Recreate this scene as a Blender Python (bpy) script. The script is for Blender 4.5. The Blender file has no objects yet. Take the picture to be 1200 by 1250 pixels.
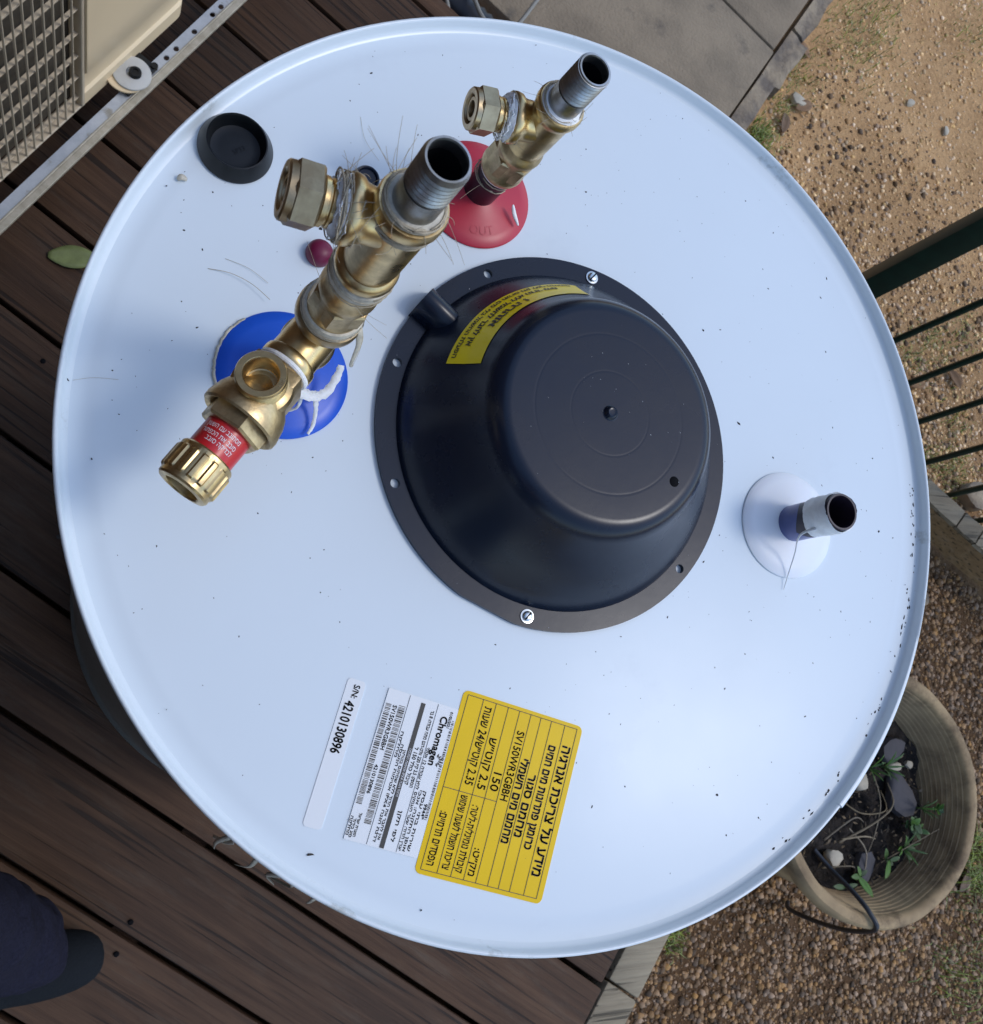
import bpy, bmesh, math, random
import numpy as np
from mathutils import Vector, Matrix
from mathutils.geometry import delaunay_2d_cdt

random.seed(7)
np.random.seed(7)
sc = bpy.context.scene
COL = sc.collection
R = math.radians

# ------------------------------------------------------------------ camera
cam_d = bpy.data.cameras.new('camera')
cam = bpy.data.objects.new('camera', cam_d)
COL.objects.link(cam)
cam.matrix_world = Matrix(((0.927008, -0.068522, -0.368730, 0.0),
                           (0.0,       0.983168, -0.182705, 0.0),
                           (0.375043,  0.169369,  0.911404, 1.5065),
                           (0, 0, 0, 1)))
cam_d.sensor_fit = 'HORIZONTAL'
cam_d.sensor_width = 36.0
cam_d.lens = 36.0
cam_d.clip_start = 0.01
cam_d.clip_end = 400
cam_d.dof.use_dof = True
cam_d.dof.focus_distance = 0.56
cam_d.dof.aperture_fstop = 36.0
sc.camera = cam

# ------------------------------------------------------------------ sky and sun
SUN_AZ, SUN_EL = R(95), R(57)          # azimuth clockwise from +Y
world = bpy.data.worlds.new('World')
sc.world = world
world.use_nodes = True
wn = world.node_tree
bg = wn.nodes['Background']
sky = wn.nodes.new('ShaderNodeTexSky')
sky.sky_type = 'NISHITA'
sky.sun_disc = False
sky.sun_elevation = SUN_EL
sky.sun_rotation = SUN_AZ
sky.altitude = 50
sky.air_density = 1.0
sky.dust_density = 0.9
sky.ozone_density = 1.2
wn.links.new(sky.outputs[0], bg.inputs[0])
bg.inputs[1].default_value = 0.15
sun_d = bpy.data.lights.new('sun', 'SUN')
sun_d.energy = 0.5
sun_d.angle = R(13)
sun_d.color = (1.0, 0.985, 0.965)
sun = bpy.data.objects.new('sun', sun_d)
COL.objects.link(sun)
sdir = Vector((math.sin(SUN_AZ) * math.cos(SUN_EL), math.cos(SUN_AZ) * math.cos(SUN_EL), math.sin(SUN_EL)))
sun.rotation_euler = sdir.to_track_quat('Z', 'Y').to_euler()
sun.location = sdir * 6
vs = sc.view_settings
vs.view_transform = 'Standard'
vs.look = 'None'
vs.gamma = 1.0
vs.exposure = 0.76
vs.use_curve_mapping = False

# ------------------------------------------------------------------ helpers
def tag(o, label=None, cat=None, group=None, kind=None):
    if label: o['label'] = label
    if cat: o['category'] = cat
    if group: o['group'] = group
    if kind: o['kind'] = kind
    return o

def empty(name, loc=(0, 0, 0), label=None, cat=None, group=None, kind=None, parent=None):
    o = bpy.data.objects.new(name, None)
    o.empty_display_size = 0.05
    COL.objects.link(o)
    o.location = loc
    if parent: o.parent = parent
    bpy.context.view_layer.update() if False else None
    return tag(o, label, cat, group, kind)

ORIGIN = {}
def obj(name, me, m=None, parent=None, smooth=True, mw=None):
    """link a mesh; vertices are in world space unless mw is given"""
    o = bpy.data.objects.new(name, me)
    COL.objects.link(o)
    if m is not None and len(me.materials) == 0:
        me.materials.append(m)
    if smooth and len(me.polygons):
        me.polygons.foreach_set('use_smooth', [True] * len(me.polygons))
        if smooth is not True:
            try:
                me.set_sharp_from_angle(angle=R(smooth))
            except Exception:
                pass
    W = mw if mw is not None else Matrix.Identity(4)
    if parent:
        o.parent = parent
        o.matrix_parent_inverse = Matrix.Identity(4)
        o.matrix_basis = world_of(parent).inverted() @ W
    else:
        o.matrix_basis = W
    return o

def world_of(o):
    M = o.matrix_basis.copy()
    while o.parent:
        o = o.parent
        M = o.matrix_basis @ M
    return M

def setloc(o, loc):
    o.location = loc

def bm_mesh(bm, name='mesh'):
    me = bpy.data.meshes.new(name)
    bm.normal_update()
    bm.to_mesh(me)
    bm.free()
    return me

def frame(p, d, xhint=None):
    """matrix whose Z axis is d, located at p"""
    z = Vector(d).normalized()
    h = Vector(xhint) if xhint is not None else (Vector((1, 0, 0)) if abs(z.x) < 0.9 else Vector((0, 1, 0)))
    x = (h - z * h.dot(z)).normalized()
    y = z.cross(x)
    M = Matrix((x, y, z)).transposed().to_4x4()
    M.translation = Vector(p)
    return M

def lathe(prof, seg=48, M=None, wobble=None, rfun=None):
    """profile [(r,z)] turned about Z; r<=1e-6 closes to a point"""
    bm = bmesh.new()
    rings = []
    for r, z in prof:
        if r < 1e-6:
            rings.append([bm.verts.new((0, 0, z))])
        else:
            ring = []
            for i in range(seg):
                a = 2 * math.pi * i / seg
                rr = r * (rfun(a, r, z) if rfun else 1)
                ring.append(bm.verts.new((rr * math.cos(a), rr * math.sin(a), z)))
            rings.append(ring)
    for A, B in zip(rings, rings[1:]):
        if len(A) == 1 and len(B) == 1: continue
        for i in range(seg):
            j = (i + 1) % seg
            if len(A) == 1: bm.faces.new((A[0], B[i], B[j]))
            elif len(B) == 1: bm.faces.new((A[i], A[j], B[0]))
            else: bm.faces.new((A[i], A[j], B[j], B[i]))
    if M is not None: bm.transform(M)
    bmesh.ops.recalc_face_normals(bm, faces=bm.faces)
    return bm_mesh(bm)

def box_mesh(x0, x1, y0, y1, z0, z1, bev=0.0, seg=1, M=None):
    bm = bmesh.new()
    bmesh.ops.create_cube(bm, size=1)
    for v in bm.verts:
        v.co = Vector(((x0 + x1) / 2 + v.co.x * (x1 - x0), (y0 + y1) / 2 + v.co.y * (y1 - y0), (z0 + z1) / 2 + v.co.z * (z1 - z0)))
    if bev > 0:
        bmesh.ops.bevel(bm, geom=bm.edges[:], offset=bev, segments=seg, affect='EDGES', profile=0.5)
    if M is not None: bm.transform(M)
    return bm_mesh(bm)

def spline(pts, n=8):
    P = [Vector(p) for p in pts]
    out = []
    for i in range(len(P) - 1):
        p0 = P[max(i - 1, 0)]; p1 = P[i]; p2 = P[i + 1]; p3 = P[min(i + 2, len(P) - 1)]
        for k in range(n):
            t = k / n
            out.append(0.5 * ((2 * p1) + (p2 - p0) * t + (2 * p0 - 5 * p1 + 4 * p2 - p3) * t * t + (3 * p1 - p0 - 3 * p2 + p3) * t ** 3))
    out.append(P[-1])
    return out

def tube_bm(bm, pts, r, seg=6, flat=1.0, cap=True):
    pts = [Vector(p) for p in pts]
    rings = []
    prevx = None
    for i, p in enumerate(pts):
        d = (pts[min(i + 1, len(pts) - 1)] - pts[max(i - 1, 0)])
        if d.length < 1e-9: d = Vector((0, 0, 1))
        d.normalize()
        h = prevx if prevx is not None else (Vector((0, 0, 1)) if abs(d.z) < 0.9 else Vector((1, 0, 0)))
        x = h - d * h.dot(d)
        if x.length < 1e-6: x = d.orthogonal()
        x.normalize(); prevx = x
        y = d.cross(x)
        rr = r(i / (len(pts) - 1)) if callable(r) else r
        rings.append([bm.verts.new(p + x * (rr * math.cos(a) * flat) + y * (rr * math.sin(a))) for a in [2 * math.pi * k / seg for k in range(seg)]])
    for A, B in zip(rings, rings[1:]):
        for i in range(seg):
            j = (i + 1) % seg
            bm.faces.new((A[i], A[j], B[j], B[i]))
    if cap:
        bm.faces.new(rings[0][::-1]); bm.faces.new(rings[-1])

def tube(pts, r, seg=6, flat=1.0):
    bm = bmesh.new()
    tube_bm(bm, pts, r, seg, flat)
    return bm_mesh(bm)

def prism(n, r, z0, z1, cham=0.0, hole=0.0, hole_z=None, M=None, rot=0.0):
    """n-sided nut with chamfered ends; optional blind hole at the z1 end"""
    prof = []
    bm = bmesh.new()
    seg = n
    def ring(rr, z, k=n):
        return [bm.verts.new((rr * math.cos(2 * math.pi * i / k + rot), rr * math.sin(2 * math.pi * i / k + rot), z)) for i in range(k)]
    def strip(A, B):
        for i in range(len(A)):
            j = (i + 1) % len(A)
            bm.faces.new((A[i], A[j], B[j], B[i]))
    rings = [ring(r - cham, z0), ring(r, z0 + cham), ring(r, z1 - cham), ring(r - cham, z1)]
    for A, B in zip(rings, rings[1:]): strip(A, B)
    bm.faces.new(rings[0][::-1])
    if hole:
        k = 24
        hr = ring(hole, z1, k)
        # connect polygon edge to circle with a triangulated fill
        edges = []
        for L in (rings[-1], hr):
            for i in range(len(L)):
                e = bm.edges.get((L[i], L[(i + 1) % len(L)])) or bm.edges.new((L[i], L[(i + 1) % len(L)]))
                edges.append(e)
        bmesh.ops.triangle_fill(bm, edges=edges, use_beauty=True)
        hb = ring(hole * 0.98, hole_z if hole_z is not None else z0 + cham, k)
        strip(hr, hb)
        bm.faces.new(hb)
    else:
        bm.faces.new(rings[-1])
    if M is not None: bm.transform(M)
    bmesh.ops.recalc_face_normals(bm, faces=bm.faces)
    return bm_mesh(bm)

def np_mesh(name, verts, faces):
    """fast mesh from numpy triangles"""
    me = bpy.data.meshes.new(name)
    me.vertices.add(len(verts)); me.vertices.foreach_set('co', np.asarray(verts, np.float32).ravel())
    nf = len(faces)
    me.loops.add(nf * 3); me.loops.foreach_set('vertex_index', np.asarray(faces, np.int32).ravel())
    me.polygons.add(nf)
    me.polygons.foreach_set('loop_start', np.arange(0, nf * 3, 3, dtype=np.int32))
    me.update(calc_edges=True)
    return me

# deck frame: u runs along the boards, v across them
CA, SA = math.cos(R(34.5)), math.sin(R(34.5))
def uv(u, v, z=0.0): return Vector((u * CA + v * SA, -u * SA + v * CA, z))
DECK = Matrix.Rotation(R(-34.5), 4, 'Z')

# ------------------------------------------------------------------ materials
def nd(nt, t, **kw):
    n = nt.nodes.new(t)
    for k, v in kw.items(): setattr(n, k, v)
    return n

def mat(name, col, rough=0.5, metal=0.0, var=0.0, vscale=20.0, bump=0.0, bscale=80.0, spec=0.5, coat=0.0,
        rvar=0.0, col2=None, island=0.0, objrand=0.0, aniso=None, subs=0.0, trans=0.0, coords='Object', bdist=0.002, wear=None):
    m = bpy.data.materials.new(name); m.use_nodes = True
    nt = m.node_tree; L = nt.links
    b = nt.nodes['Principled BSDF']
    b.inputs['Base Color'].default_value = (*col, 1)
    b.inputs['Roughness'].default_value = rough
    b.inputs['Metallic'].default_value = metal
    b.inputs['Specular IOR Level'].default_value = spec
    if coat:
        b.inputs['Coat Weight'].default_value = coat; b.inputs['Coat Roughness'].default_value = 0.08
    if subs:
        b.inputs['Subsurface Weight'].default_value = subs; b.inputs['Subsurface Radius'].default_value = (0.004, 0.003, 0.002)
    tc = nd(nt, 'ShaderNodeTexCoord')
    src = tc.outputs[coords]
    if aniso:
        mp = nd(nt, 'ShaderNodeMapping'); mp.inputs['Scale'].default_value = aniso
        L.new(src, mp.inputs[0]); src = mp.outputs[0]
    colsock = None
    if var or col2:
        n = nd(nt, 'ShaderNodeTexNoise'); n.inputs['Scale'].default_value = vscale; n.inputs['Detail'].default_value = 6
        n.inputs['Roughness'].default_value = 0.62
        L.new(src, n.inputs['Vector'])
        rp = nd(nt, 'ShaderNodeValToRGB')
        c2 = col2 if col2 else tuple(c * (1 - var) for c in col)
        rp.color_ramp.elements[0].position = 0.36; rp.color_ramp.elements[0].color = (*c2, 1)
        rp.color_ramp.elements[1].position = 0.62; rp.color_ramp.elements[1].color = (*col, 1)
        L.new(n.outputs['Fac'], rp.inputs[0]); colsock = rp.outputs[0]
        if rvar:
            mr = nd(nt, 'ShaderNodeMapRange'); mr.inputs[1].default_value = 0.3; mr.inputs[2].default_value = 0.7
            mr.inputs[3].default_value = rough + rvar; mr.inputs[4].default_value = max(0.03, rough - rvar)
            L.new(n.outputs['Fac'], mr.inputs[0]); L.new(mr.outputs[0], b.inputs['Roughness'])
    if island or objrand:
        if island:
            g = nd(nt, 'ShaderNodeNewGeometry'); rs = g.outputs['Random Per Island']; amt = island
        else:
            g = nd(nt, 'ShaderNodeObjectInfo'); rs = g.outputs['Random']; amt = objrand
        hs = nd(nt, 'ShaderNodeHueSaturation')
        mr = nd(nt, 'ShaderNodeMapRange'); mr.inputs[3].default_value = 1 - amt; mr.inputs[4].default_value = 1 + amt
        L.new(rs, mr.inputs[0]); L.new(mr.outputs[0], hs.inputs['Value'])
        ms = nd(nt, 'ShaderNodeMath', operation='MULTIPLY'); ms.inputs[1].default_value = 7.31
        fr = nd(nt, 'ShaderNodeMath', operation='FRACT')
        L.new(rs, ms.inputs[0]); L.new(ms.outputs[0], fr.inputs[0])
        m2 = nd(nt, 'ShaderNodeMapRange'); m2.inputs[3].default_value = 0.80; m2.inputs[4].default_value = 1.20
        L.new(fr.outputs[0], m2.inputs[0]); L.new(m2.outputs[0], hs.inputs['Saturation'])
        if colsock is not None: L.new(colsock, hs.inputs['Color'])
        else: hs.inputs['Color'].default_value = (*col, 1)
        colsock = hs.outputs[0]
    if wear:                                    # (colour, scale, low, high): stains with a shape of their own
        wc, wsc, lo, hi = wear
        n = nd(nt, 'ShaderNodeTexNoise'); n.inputs['Scale'].default_value = wsc; n.inputs['Detail'].default_value = 9
        n.inputs['Roughness'].default_value = 0.7
        L.new(src, n.inputs['Vector'])
        mr = nd(nt, 'ShaderNodeMapRange'); mr.inputs[1].default_value = lo; mr.inputs[2].default_value = hi
        L.new(n.outputs['Fac'], mr.inputs[0])
        mx = nd(nt, 'ShaderNodeMix', data_type='RGBA')
        L.new(mr.outputs[0], mx.inputs[0])
        if colsock is not None: L.new(colsock, mx.inputs[6])
        else: mx.inputs[6].default_value = (*col, 1)
        mx.inputs[7].default_value = (*wc, 1)
        colsock = mx.outputs[2]
    if colsock is not None: L.new(colsock, b.inputs['Base Color'])
    if bump:
        n = nd(nt, 'ShaderNodeTexNoise'); n.inputs['Scale'].default_value = bscale; n.inputs['Detail'].default_value = 5
        L.new(src, n.inputs['Vector'])
        bp = nd(nt, 'ShaderNodeBump'); bp.inputs['Strength'].default_value = bump; bp.inputs['Distance'].default_value = bdist
        L.new(n.outputs['Fac'], bp.inputs['Height']); L.new(bp.outputs[0], b.inputs['Normal'])
    return m

def wood_mat(name, dark, mid, light, grain=1.0):
    m = bpy.data.materials.new(name); m.use_nodes = True
    nt = m.node_tree; L = nt.links; b = nt.nodes['Principled BSDF']
    tc = nd(nt, 'ShaderNodeTexCoord'); oi = nd(nt, 'ShaderNodeObjectInfo')
    off = nd(nt, 'ShaderNodeVectorMath', operation='ADD')
    sc3 = nd(nt, 'ShaderNodeVectorMath', operation='SCALE'); sc3.inputs[3].default_value = 31.0
    cx = nd(nt, 'ShaderNodeCombineXYZ')
    L.new(oi.outputs['Random'], cx.inputs[0]); L.new(oi.outputs['Random'], cx.inputs[1]); L.new(oi.outputs['Random'], cx.inputs[2])
    L.new(cx.outputs[0], sc3.inputs[0]); L.new(tc.outputs['Object'], off.inputs[0]); L.new(sc3.outputs[0], off.inputs[1])
    def noise(scale, vec, detail=8, rough=0.65, dist=0.0):
        mp = nd(nt, 'ShaderNodeMapping'); mp.inputs['Scale'].default_value = vec
        L.new(off.outputs[0], mp.inputs[0])
        n = nd(nt, 'ShaderNodeTexNoise'); n.inputs['Scale'].default_value = scale; n.inputs['Detail'].default_value = detail
        n.inputs['Roughness'].default_value = rough; n.inputs['Distortion'].default_value = dist
        L.new(mp.outputs[0], n.inputs['Vector']); return n.outputs['Fac']
    g1 = noise(3.0, (1.6, 34, 34), dist=0.35)
    g2 = noise(2.2, (0.9, 5, 5), detail=4)
    g3 = noise(5.0, (0.8, 30, 30), detail=2, rough=0.4)
    rp = nd(nt, 'ShaderNodeValToRGB')
    e = rp.color_ramp.elements
    e[0].position = 0.3; e[0].color = (*dark, 1); e[1].position = 0.72; e[1].color = (*light, 1)
    k = e.new(0.5); k.color = (*mid, 1)
    mixf = nd(nt, 'ShaderNodeMath', operation='MULTIPLY_ADD'); mixf.inputs[1].default_value = 0.55
    hf = nd(nt, 'ShaderNodeMath', operation='MULTIPLY'); hf.inputs[1].default_value = 0.5
    L.new(g2, hf.inputs[0]); L.new(g1, mixf.inputs[0]); L.new(hf.outputs[0], mixf.inputs[2])
    L.new(mixf.outputs[0], rp.inputs[0])
    worn = noise(4.0, (2.2, 9, 9), detail=10, rough=0.75)
    wr = nd(nt, 'ShaderNodeMapRange'); wr.inputs[1].default_value = 0.52; wr.inputs[2].default_value = 0.72; wr.inputs[4].default_value = 0.42
    L.new(worn, wr.inputs[0])
    wx = nd(nt, 'ShaderNodeMix', data_type='RGBA'); L.new(wr.outputs[0], wx.inputs[0]); L.new(rp.outputs[0], wx.inputs[6])
    gy = sum(light) / 3 * 1.15; wx.inputs[7].default_value = (gy * 1.25, gy, gy * 0.72, 1)
    ck = nd(nt, 'ShaderNodeMapRange'); ck.inputs[1].default_value = 0.33; ck.inputs[2].default_value = 0.40
    ck.inputs[3].default_value = 0.35; ck.inputs[4].default_value = 1.0
    L.new(g3, ck.inputs[0])
    hs = nd(nt, 'ShaderNodeHueSaturation')
    vr = nd(nt, 'ShaderNodeMapRange'); vr.inputs[3].default_value = 0.62; vr.inputs[4].default_value = 1.22
    L.new(oi.outputs['Random'], vr.inputs[0])
    vm = nd(nt, 'ShaderNodeMath', operation='MULTIPLY'); L.new(vr.outputs[0], vm.inputs[0]); L.new(ck.outputs[0], vm.inputs[1])
    L.new(vm.outputs[0], hs.inputs['Value']); L.new(wx.outputs[2], hs.inputs['Color'])
    L.new(hs.outputs[0], b.inputs['Base Color'])
    b.inputs['Roughness'].default_value = 0.72
    b.inputs['Specular IOR Level'].default_value = 0.35
    ad = nd(nt, 'ShaderNodeMath', operation='MULTIPLY'); L.new(g1, ad.inputs[0]); L.new(ck.outputs[0], ad.inputs[1])
    bp = nd(nt, 'ShaderNodeBump'); bp.inputs['Strength'].default_value = 0.7 * grain; bp.inputs['Distance'].default_value = 0.003
    L.new(ad.outputs[0], bp.inputs['Height']); L.new(bp.outputs[0], b.inputs['Normal'])
    return m

M_ = {}
M_['paint'] = mat('white_enamel', (0.715, 0.785, 0.820), 0.24, var=0.02, vscale=6, rvar=0.04, bump=0.05, bscale=9, bdist=0.003, spec=0.15,
                  wear=((0.60, 0.655, 0.70), 7, 0.60, 0.95))
M_['rim'] = mat('rim_enamel', (0.70, 0.765, 0.79), 0.28, spec=0.5, wear=((0.36, 0.38, 0.34), 30, 0.60, 0.75))
M_['shell'] = mat('shaded_shell_enamel', (0.14, 0.14, 0.125), 0.4, var=0.15, vscale=12, wear=((0.10, 0.10, 0.09), 40, 0.55, 0.62))  # shade on the tank's side wall is put into this dark colour
M_['black'] = mat('black_plastic', (0.006, 0.011, 0.024), 0.27, spec=0.36, var=0.2, vscale=14, rvar=0.05, bump=0.05, bscale=160, bdist=0.0006)
M_['rubber'] = mat('black_rubber', (0.006, 0.007, 0.008), 0.36, spec=0.35, bump=0.1, bscale=300, bdist=0.0005)
M_['brass'] = mat('brass', (0.74, 0.55, 0.27), 0.34, 1.0, col2=(0.46, 0.345, 0.18), vscale=75, rvar=0.10, bump=0.14, bscale=220, bdist=0.0006)
M_['brass_dull'] = mat('cast_brass', (0.64, 0.49, 0.27), 0.44, 1.0, col2=(0.40, 0.305, 0.17), vscale=90, rvar=0.10, bump=0.32, bscale=420, bdist=0.0006)
M_['bronze'] = mat('dull_bronze', (0.54, 0.42, 0.25), 0.38, 1.0, col2=(0.36, 0.275, 0.165), vscale=60, rvar=0.08, bump=0.15, bscale=380, bdist=0.0006)
M_['steel'] = mat('galvanised_steel', (0.46, 0.47, 0.47), 0.38, 1.0, col2=(0.25, 0.245, 0.22), vscale=70, rvar=0.1, bump=0.1, bscale=300, bdist=0.0005)
M_['zinc'] = mat('zinc_screw', (0.62, 0.66, 0.66), 0.25, 1.0, bump=0.05, bscale=300, bdist=0.0003)
M_['bore'] = mat('dark_bore', (0.006, 0.006, 0.007), 0.7, spec=0.05)
M_['blue'] = mat('blue_plastic', (0.010, 0.10, 0.62), 0.34, spec=0.5, var=0.12, vscale=25, bump=0.05, bscale=90, bdist=0.001)
M_['red'] = mat('red_plastic', (0.50, 0.020, 0.045), 0.36, spec=0.5, var=0.12, vscale=25, bump=0.05, bscale=90, bdist=0.001)
M_['darkred'] = mat('dark_red_rubber', (0.15, 0.004, 0.036), 0.45)
M_['whiteplastic'] = mat('white_plastic', (0.80, 0.82, 0.84), 0.38, subs=0.1, spec=0.4)
M_['washer'] = mat('milky_rubber', (0.52, 0.52, 0.49), 0.45, subs=0.15, var=0.1, vscale=30)
M_['purple'] = mat('purple_pipe_coating', (0.030, 0.020, 0.032), 0.30, var=0.3, vscale=60, spec=0.5)
M_['bluepipe'] = mat('blue_pipe_coating', (0.10, 0.12, 0.30), 0.30, var=0.15, vscale=60)
M_['tape'] = mat('ptfe_tape', (0.86, 0.86, 0.84), 0.5, var=0.12, vscale=160, bump=0.5, bscale=700, bdist=0.0006, subs=0.1)
M_['tape_old'] = mat('soiled_ptfe_tape', (0.62, 0.57, 0.45), 0.48, var=0.3, vscale=160, bump=0.5, bscale=600, bdist=0.0006)
M_['hemp'] = mat('hemp_fibre', (0.52, 0.44, 0.31), 0.7, var=0.35, vscale=400)
M_['redlabel'] = mat('red_label', (0.52, 0.018, 0.022), 0.30, spec=0.5)
M_['yellow'] = mat('yellow_label', (0.84, 0.54, 0.002), 0.34, spec=0.15, var=0.05, vscale=30, bump=0.05, bscale=40, bdist=0.001)
M_['yellow2'] = mat('yellow_warning', (0.80, 0.62, 0.008), 0.30, spec=0.3)
M_['paper'] = mat('white_label', (0.78, 0.80, 0.80), 0.36, spec=0.4, bump=0.04, bscale=60, bdist=0.001)
M_['ink'] = mat('black_ink', (0.025, 0.024, 0.022), 0.5)
M_['inkwhite'] = mat('white_ink', (0.80, 0.80, 0.80), 0.5)
M_['speck'] = mat('dirt_speck', (0.035, 0.030, 0.026), 0.8, island=0.6)
M_['deck'] = wood_mat('deck_wood', (0.024, 0.0115, 0.0050), (0.058, 0.0275, 0.0125), (0.108, 0.056, 0.028))
M_['beam'] = wood_mat('grey_timber', (0.14, 0.11, 0.07), (0.27, 0.22, 0.145), (0.40, 0.33, 0.22), grain=1.4)
M_['beamside'] = wood_mat('brown_timber', (0.10, 0.062, 0.027), (0.19, 0.118, 0.052), (0.27, 0.175, 0.085))
M_['beige'] = mat('beige_enamel', (0.78, 0.62, 0.395), 0.42, var=0.04, vscale=9, bump=0.04, bscale=120, bdist=0.0008)
M_['grille'] = mat('beige_plastic', (0.60, 0.50, 0.36), 0.5, var=0.06, vscale=30)
M_['acdark'] = mat('dark_coil', (0.075, 0.062, 0.045), 0.8, var=0.3, vscale=60)
M_['rail'] = mat('galvanised_rail', (0.50, 0.53, 0.56), 0.5, 0.35, col2=(0.40, 0.43, 0.46), vscale=45, rvar=0.08, wear=((0.30, 0.29, 0.25), 30, 0.58, 0.68))
M_['raillip'] = mat('weathered_rail_lip', (0.50, 0.45, 0.35), 0.5, 0.3, col2=(0.36, 0.32, 0.24), vscale=60, rvar=0.08)
M_['green'] = mat('dark_green_paint', (0.005, 0.026, 0.016), 0.4, spec=0.5, var=0.3, vscale=30)
M_['concrete'] = mat('concrete', (0.265, 0.207, 0.138), 0.85, col2=(0.195, 0.152, 0.102), vscale=9, bump=0.55, bscale=160, bdist=0.004, wear=((0.12, 0.095, 0.07), 14, 0.58, 0.74))
M_['rough_conc'] = mat('rough_concrete', (0.36, 0.285, 0.19), 0.9, col2=(0.16, 0.13, 0.10), vscale=18, bump=0.7, bscale=60, bdist=0.008)
M_['pot'] = mat('weathered_terracotta', (0.42, 0.295, 0.155), 0.85, col2=(0.25, 0.17, 0.09), vscale=9, bump=0.35, bscale=60, bdist=0.004, wear=((0.13, 0.085, 0.045), 11, 0.50, 0.66))
M_['soil'] = mat('dark_soil', (0.028, 0.021, 0.016), 0.95, var=0.5, vscale=60, bump=1.0, bscale=70, bdist=0.012)
M_['stone'] = mat('grey_stone', (0.085, 0.08, 0.085), 0.8, var=0.25, vscale=30, bump=0.3, bscale=60)
M_['pebble'] = mat('cream_pebble', (0.50, 0.44, 0.33), 0.7, var=0.2, vscale=60)
M_['gravel'] = mat('gravel', (0.27, 0.165, 0.085), 0.9, island=0.70)
M_['chip'] = mat('sand_chips', (0.72, 0.49, 0.26), 0.85, island=0.40)
M_['stem'] = mat('dry_stem', (0.24, 0.19, 0.115), 0.8, objrand=0.35)
M_['leaf'] = mat('green_leaf', (0.075, 0.15, 0.035), 0.5, objrand=0.45, var=0.2, vscale=60)
M_['olive'] = mat('olive_leaf', (0.17, 0.20, 0.07), 0.5, var=0.25, vscale=60, bump=0.3, bscale=180)
M_['dryleaf'] = mat('dry_leaf', (0.20, 0.12, 0.065), 0.7, objrand=0.4, var=0.3, vscale=60)
M_['grass'] = mat('grass_blades', (0.20, 0.25, 0.045), 0.6, island=0.5)
M_['navy'] = mat('navy_cloth', (0.016, 0.016, 0.030), 0.95, var=0.35, vscale=260, bump=0.6, bscale=500, spec=0.15, bdist=0.002)
M_['shoe'] = mat('dark_shoe', (0.007, 0.009, 0.012), 0.85, bump=0.5, bscale=260, spec=0.2)
M_['skin'] = mat('skin', (0.42, 0.26, 0.18), 0.5, subs=0.15)
M_['hair'] = mat('dark_hair', (0.02, 0.015, 0.012), 0.6)
M_['cable'] = mat('black_cable', (0.016, 0.018, 0.024), 0.4)
M_['greycable'] = mat('grey_cable', (0.24, 0.23, 0.20), 0.6)

def ground_mat():
    m = bpy.data.materials.new('sandy_ground'); m.use_nodes = True
    nt = m.node_tree; L = nt.links; b = nt.nodes['Principled BSDF']
    tc = nd(nt, 'ShaderNodeTexCoord')
    def noise(s, d=8, r=0.65):
        n = nd(nt, 'ShaderNodeTexNoise'); n.inputs['Scale'].default_value = s; n.inputs['Detail'].default_value = d; n.inputs['Roughness'].default_value = r
        L.new(tc.outputs['Object'], n.inputs['Vector']); return n.outputs['Fac']
    a = noise(7); f = noise(90, 6); big = noise(1.7, 4)
    rp = nd(nt, 'ShaderNodeValToRGB'); e = rp.color_ramp.elements
    e[0].position = 0.28; e[0].color = (0.30, 0.165, 0.07, 1); e[1].position = 0.70; e[1].color = (0.70, 0.44, 0.215, 1)
    k = e.new(0.48); k.color = (0.55, 0.325, 0.15, 1)
    ma = nd(nt, 'ShaderNodeMath', operation='MULTIPLY_ADD'); ma.inputs[1].default_value = 0.5
    mb = nd(nt, 'ShaderNodeMath', operation='MULTIPLY'); mb.inputs[1].default_value = 0.5
    L.new(f, mb.inputs[0]); L.new(a, ma.inputs[0]); L.new(mb.outputs[0], ma.inputs[2]); L.new(ma.outputs[0], rp.inputs[0])
    # darker soil in the gravel bed beside the deck
    at = nd(nt, 'ShaderNodeAttribute'); at.attribute_name = 'bed'
    mx = nd(nt, 'ShaderNodeMix', data_type='RGBA'); L.new(at.outputs['Fac'], mx.inputs[0])
    L.new(rp.outputs[0], mx.inputs[6]); mx.inputs[7].default_value = (0.125, 0.070, 0.034, 1)
    L.new(mx.outputs[2], b.inputs['Base Color'])
    b.inputs['Roughness'].default_value = 0.95; b.inputs['Specular IOR Level'].default_value = 0.2
    bp = nd(nt, 'ShaderNodeBump'); bp.inputs['Strength'].default_value = 0.8; bp.inputs['Distance'].default_value = 0.012
    L.new(f, bp.inputs['Height']); L.new(bp.outputs[0], b.inputs['Normal'])
    return m
M_['ground'] = ground_mat()

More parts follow.
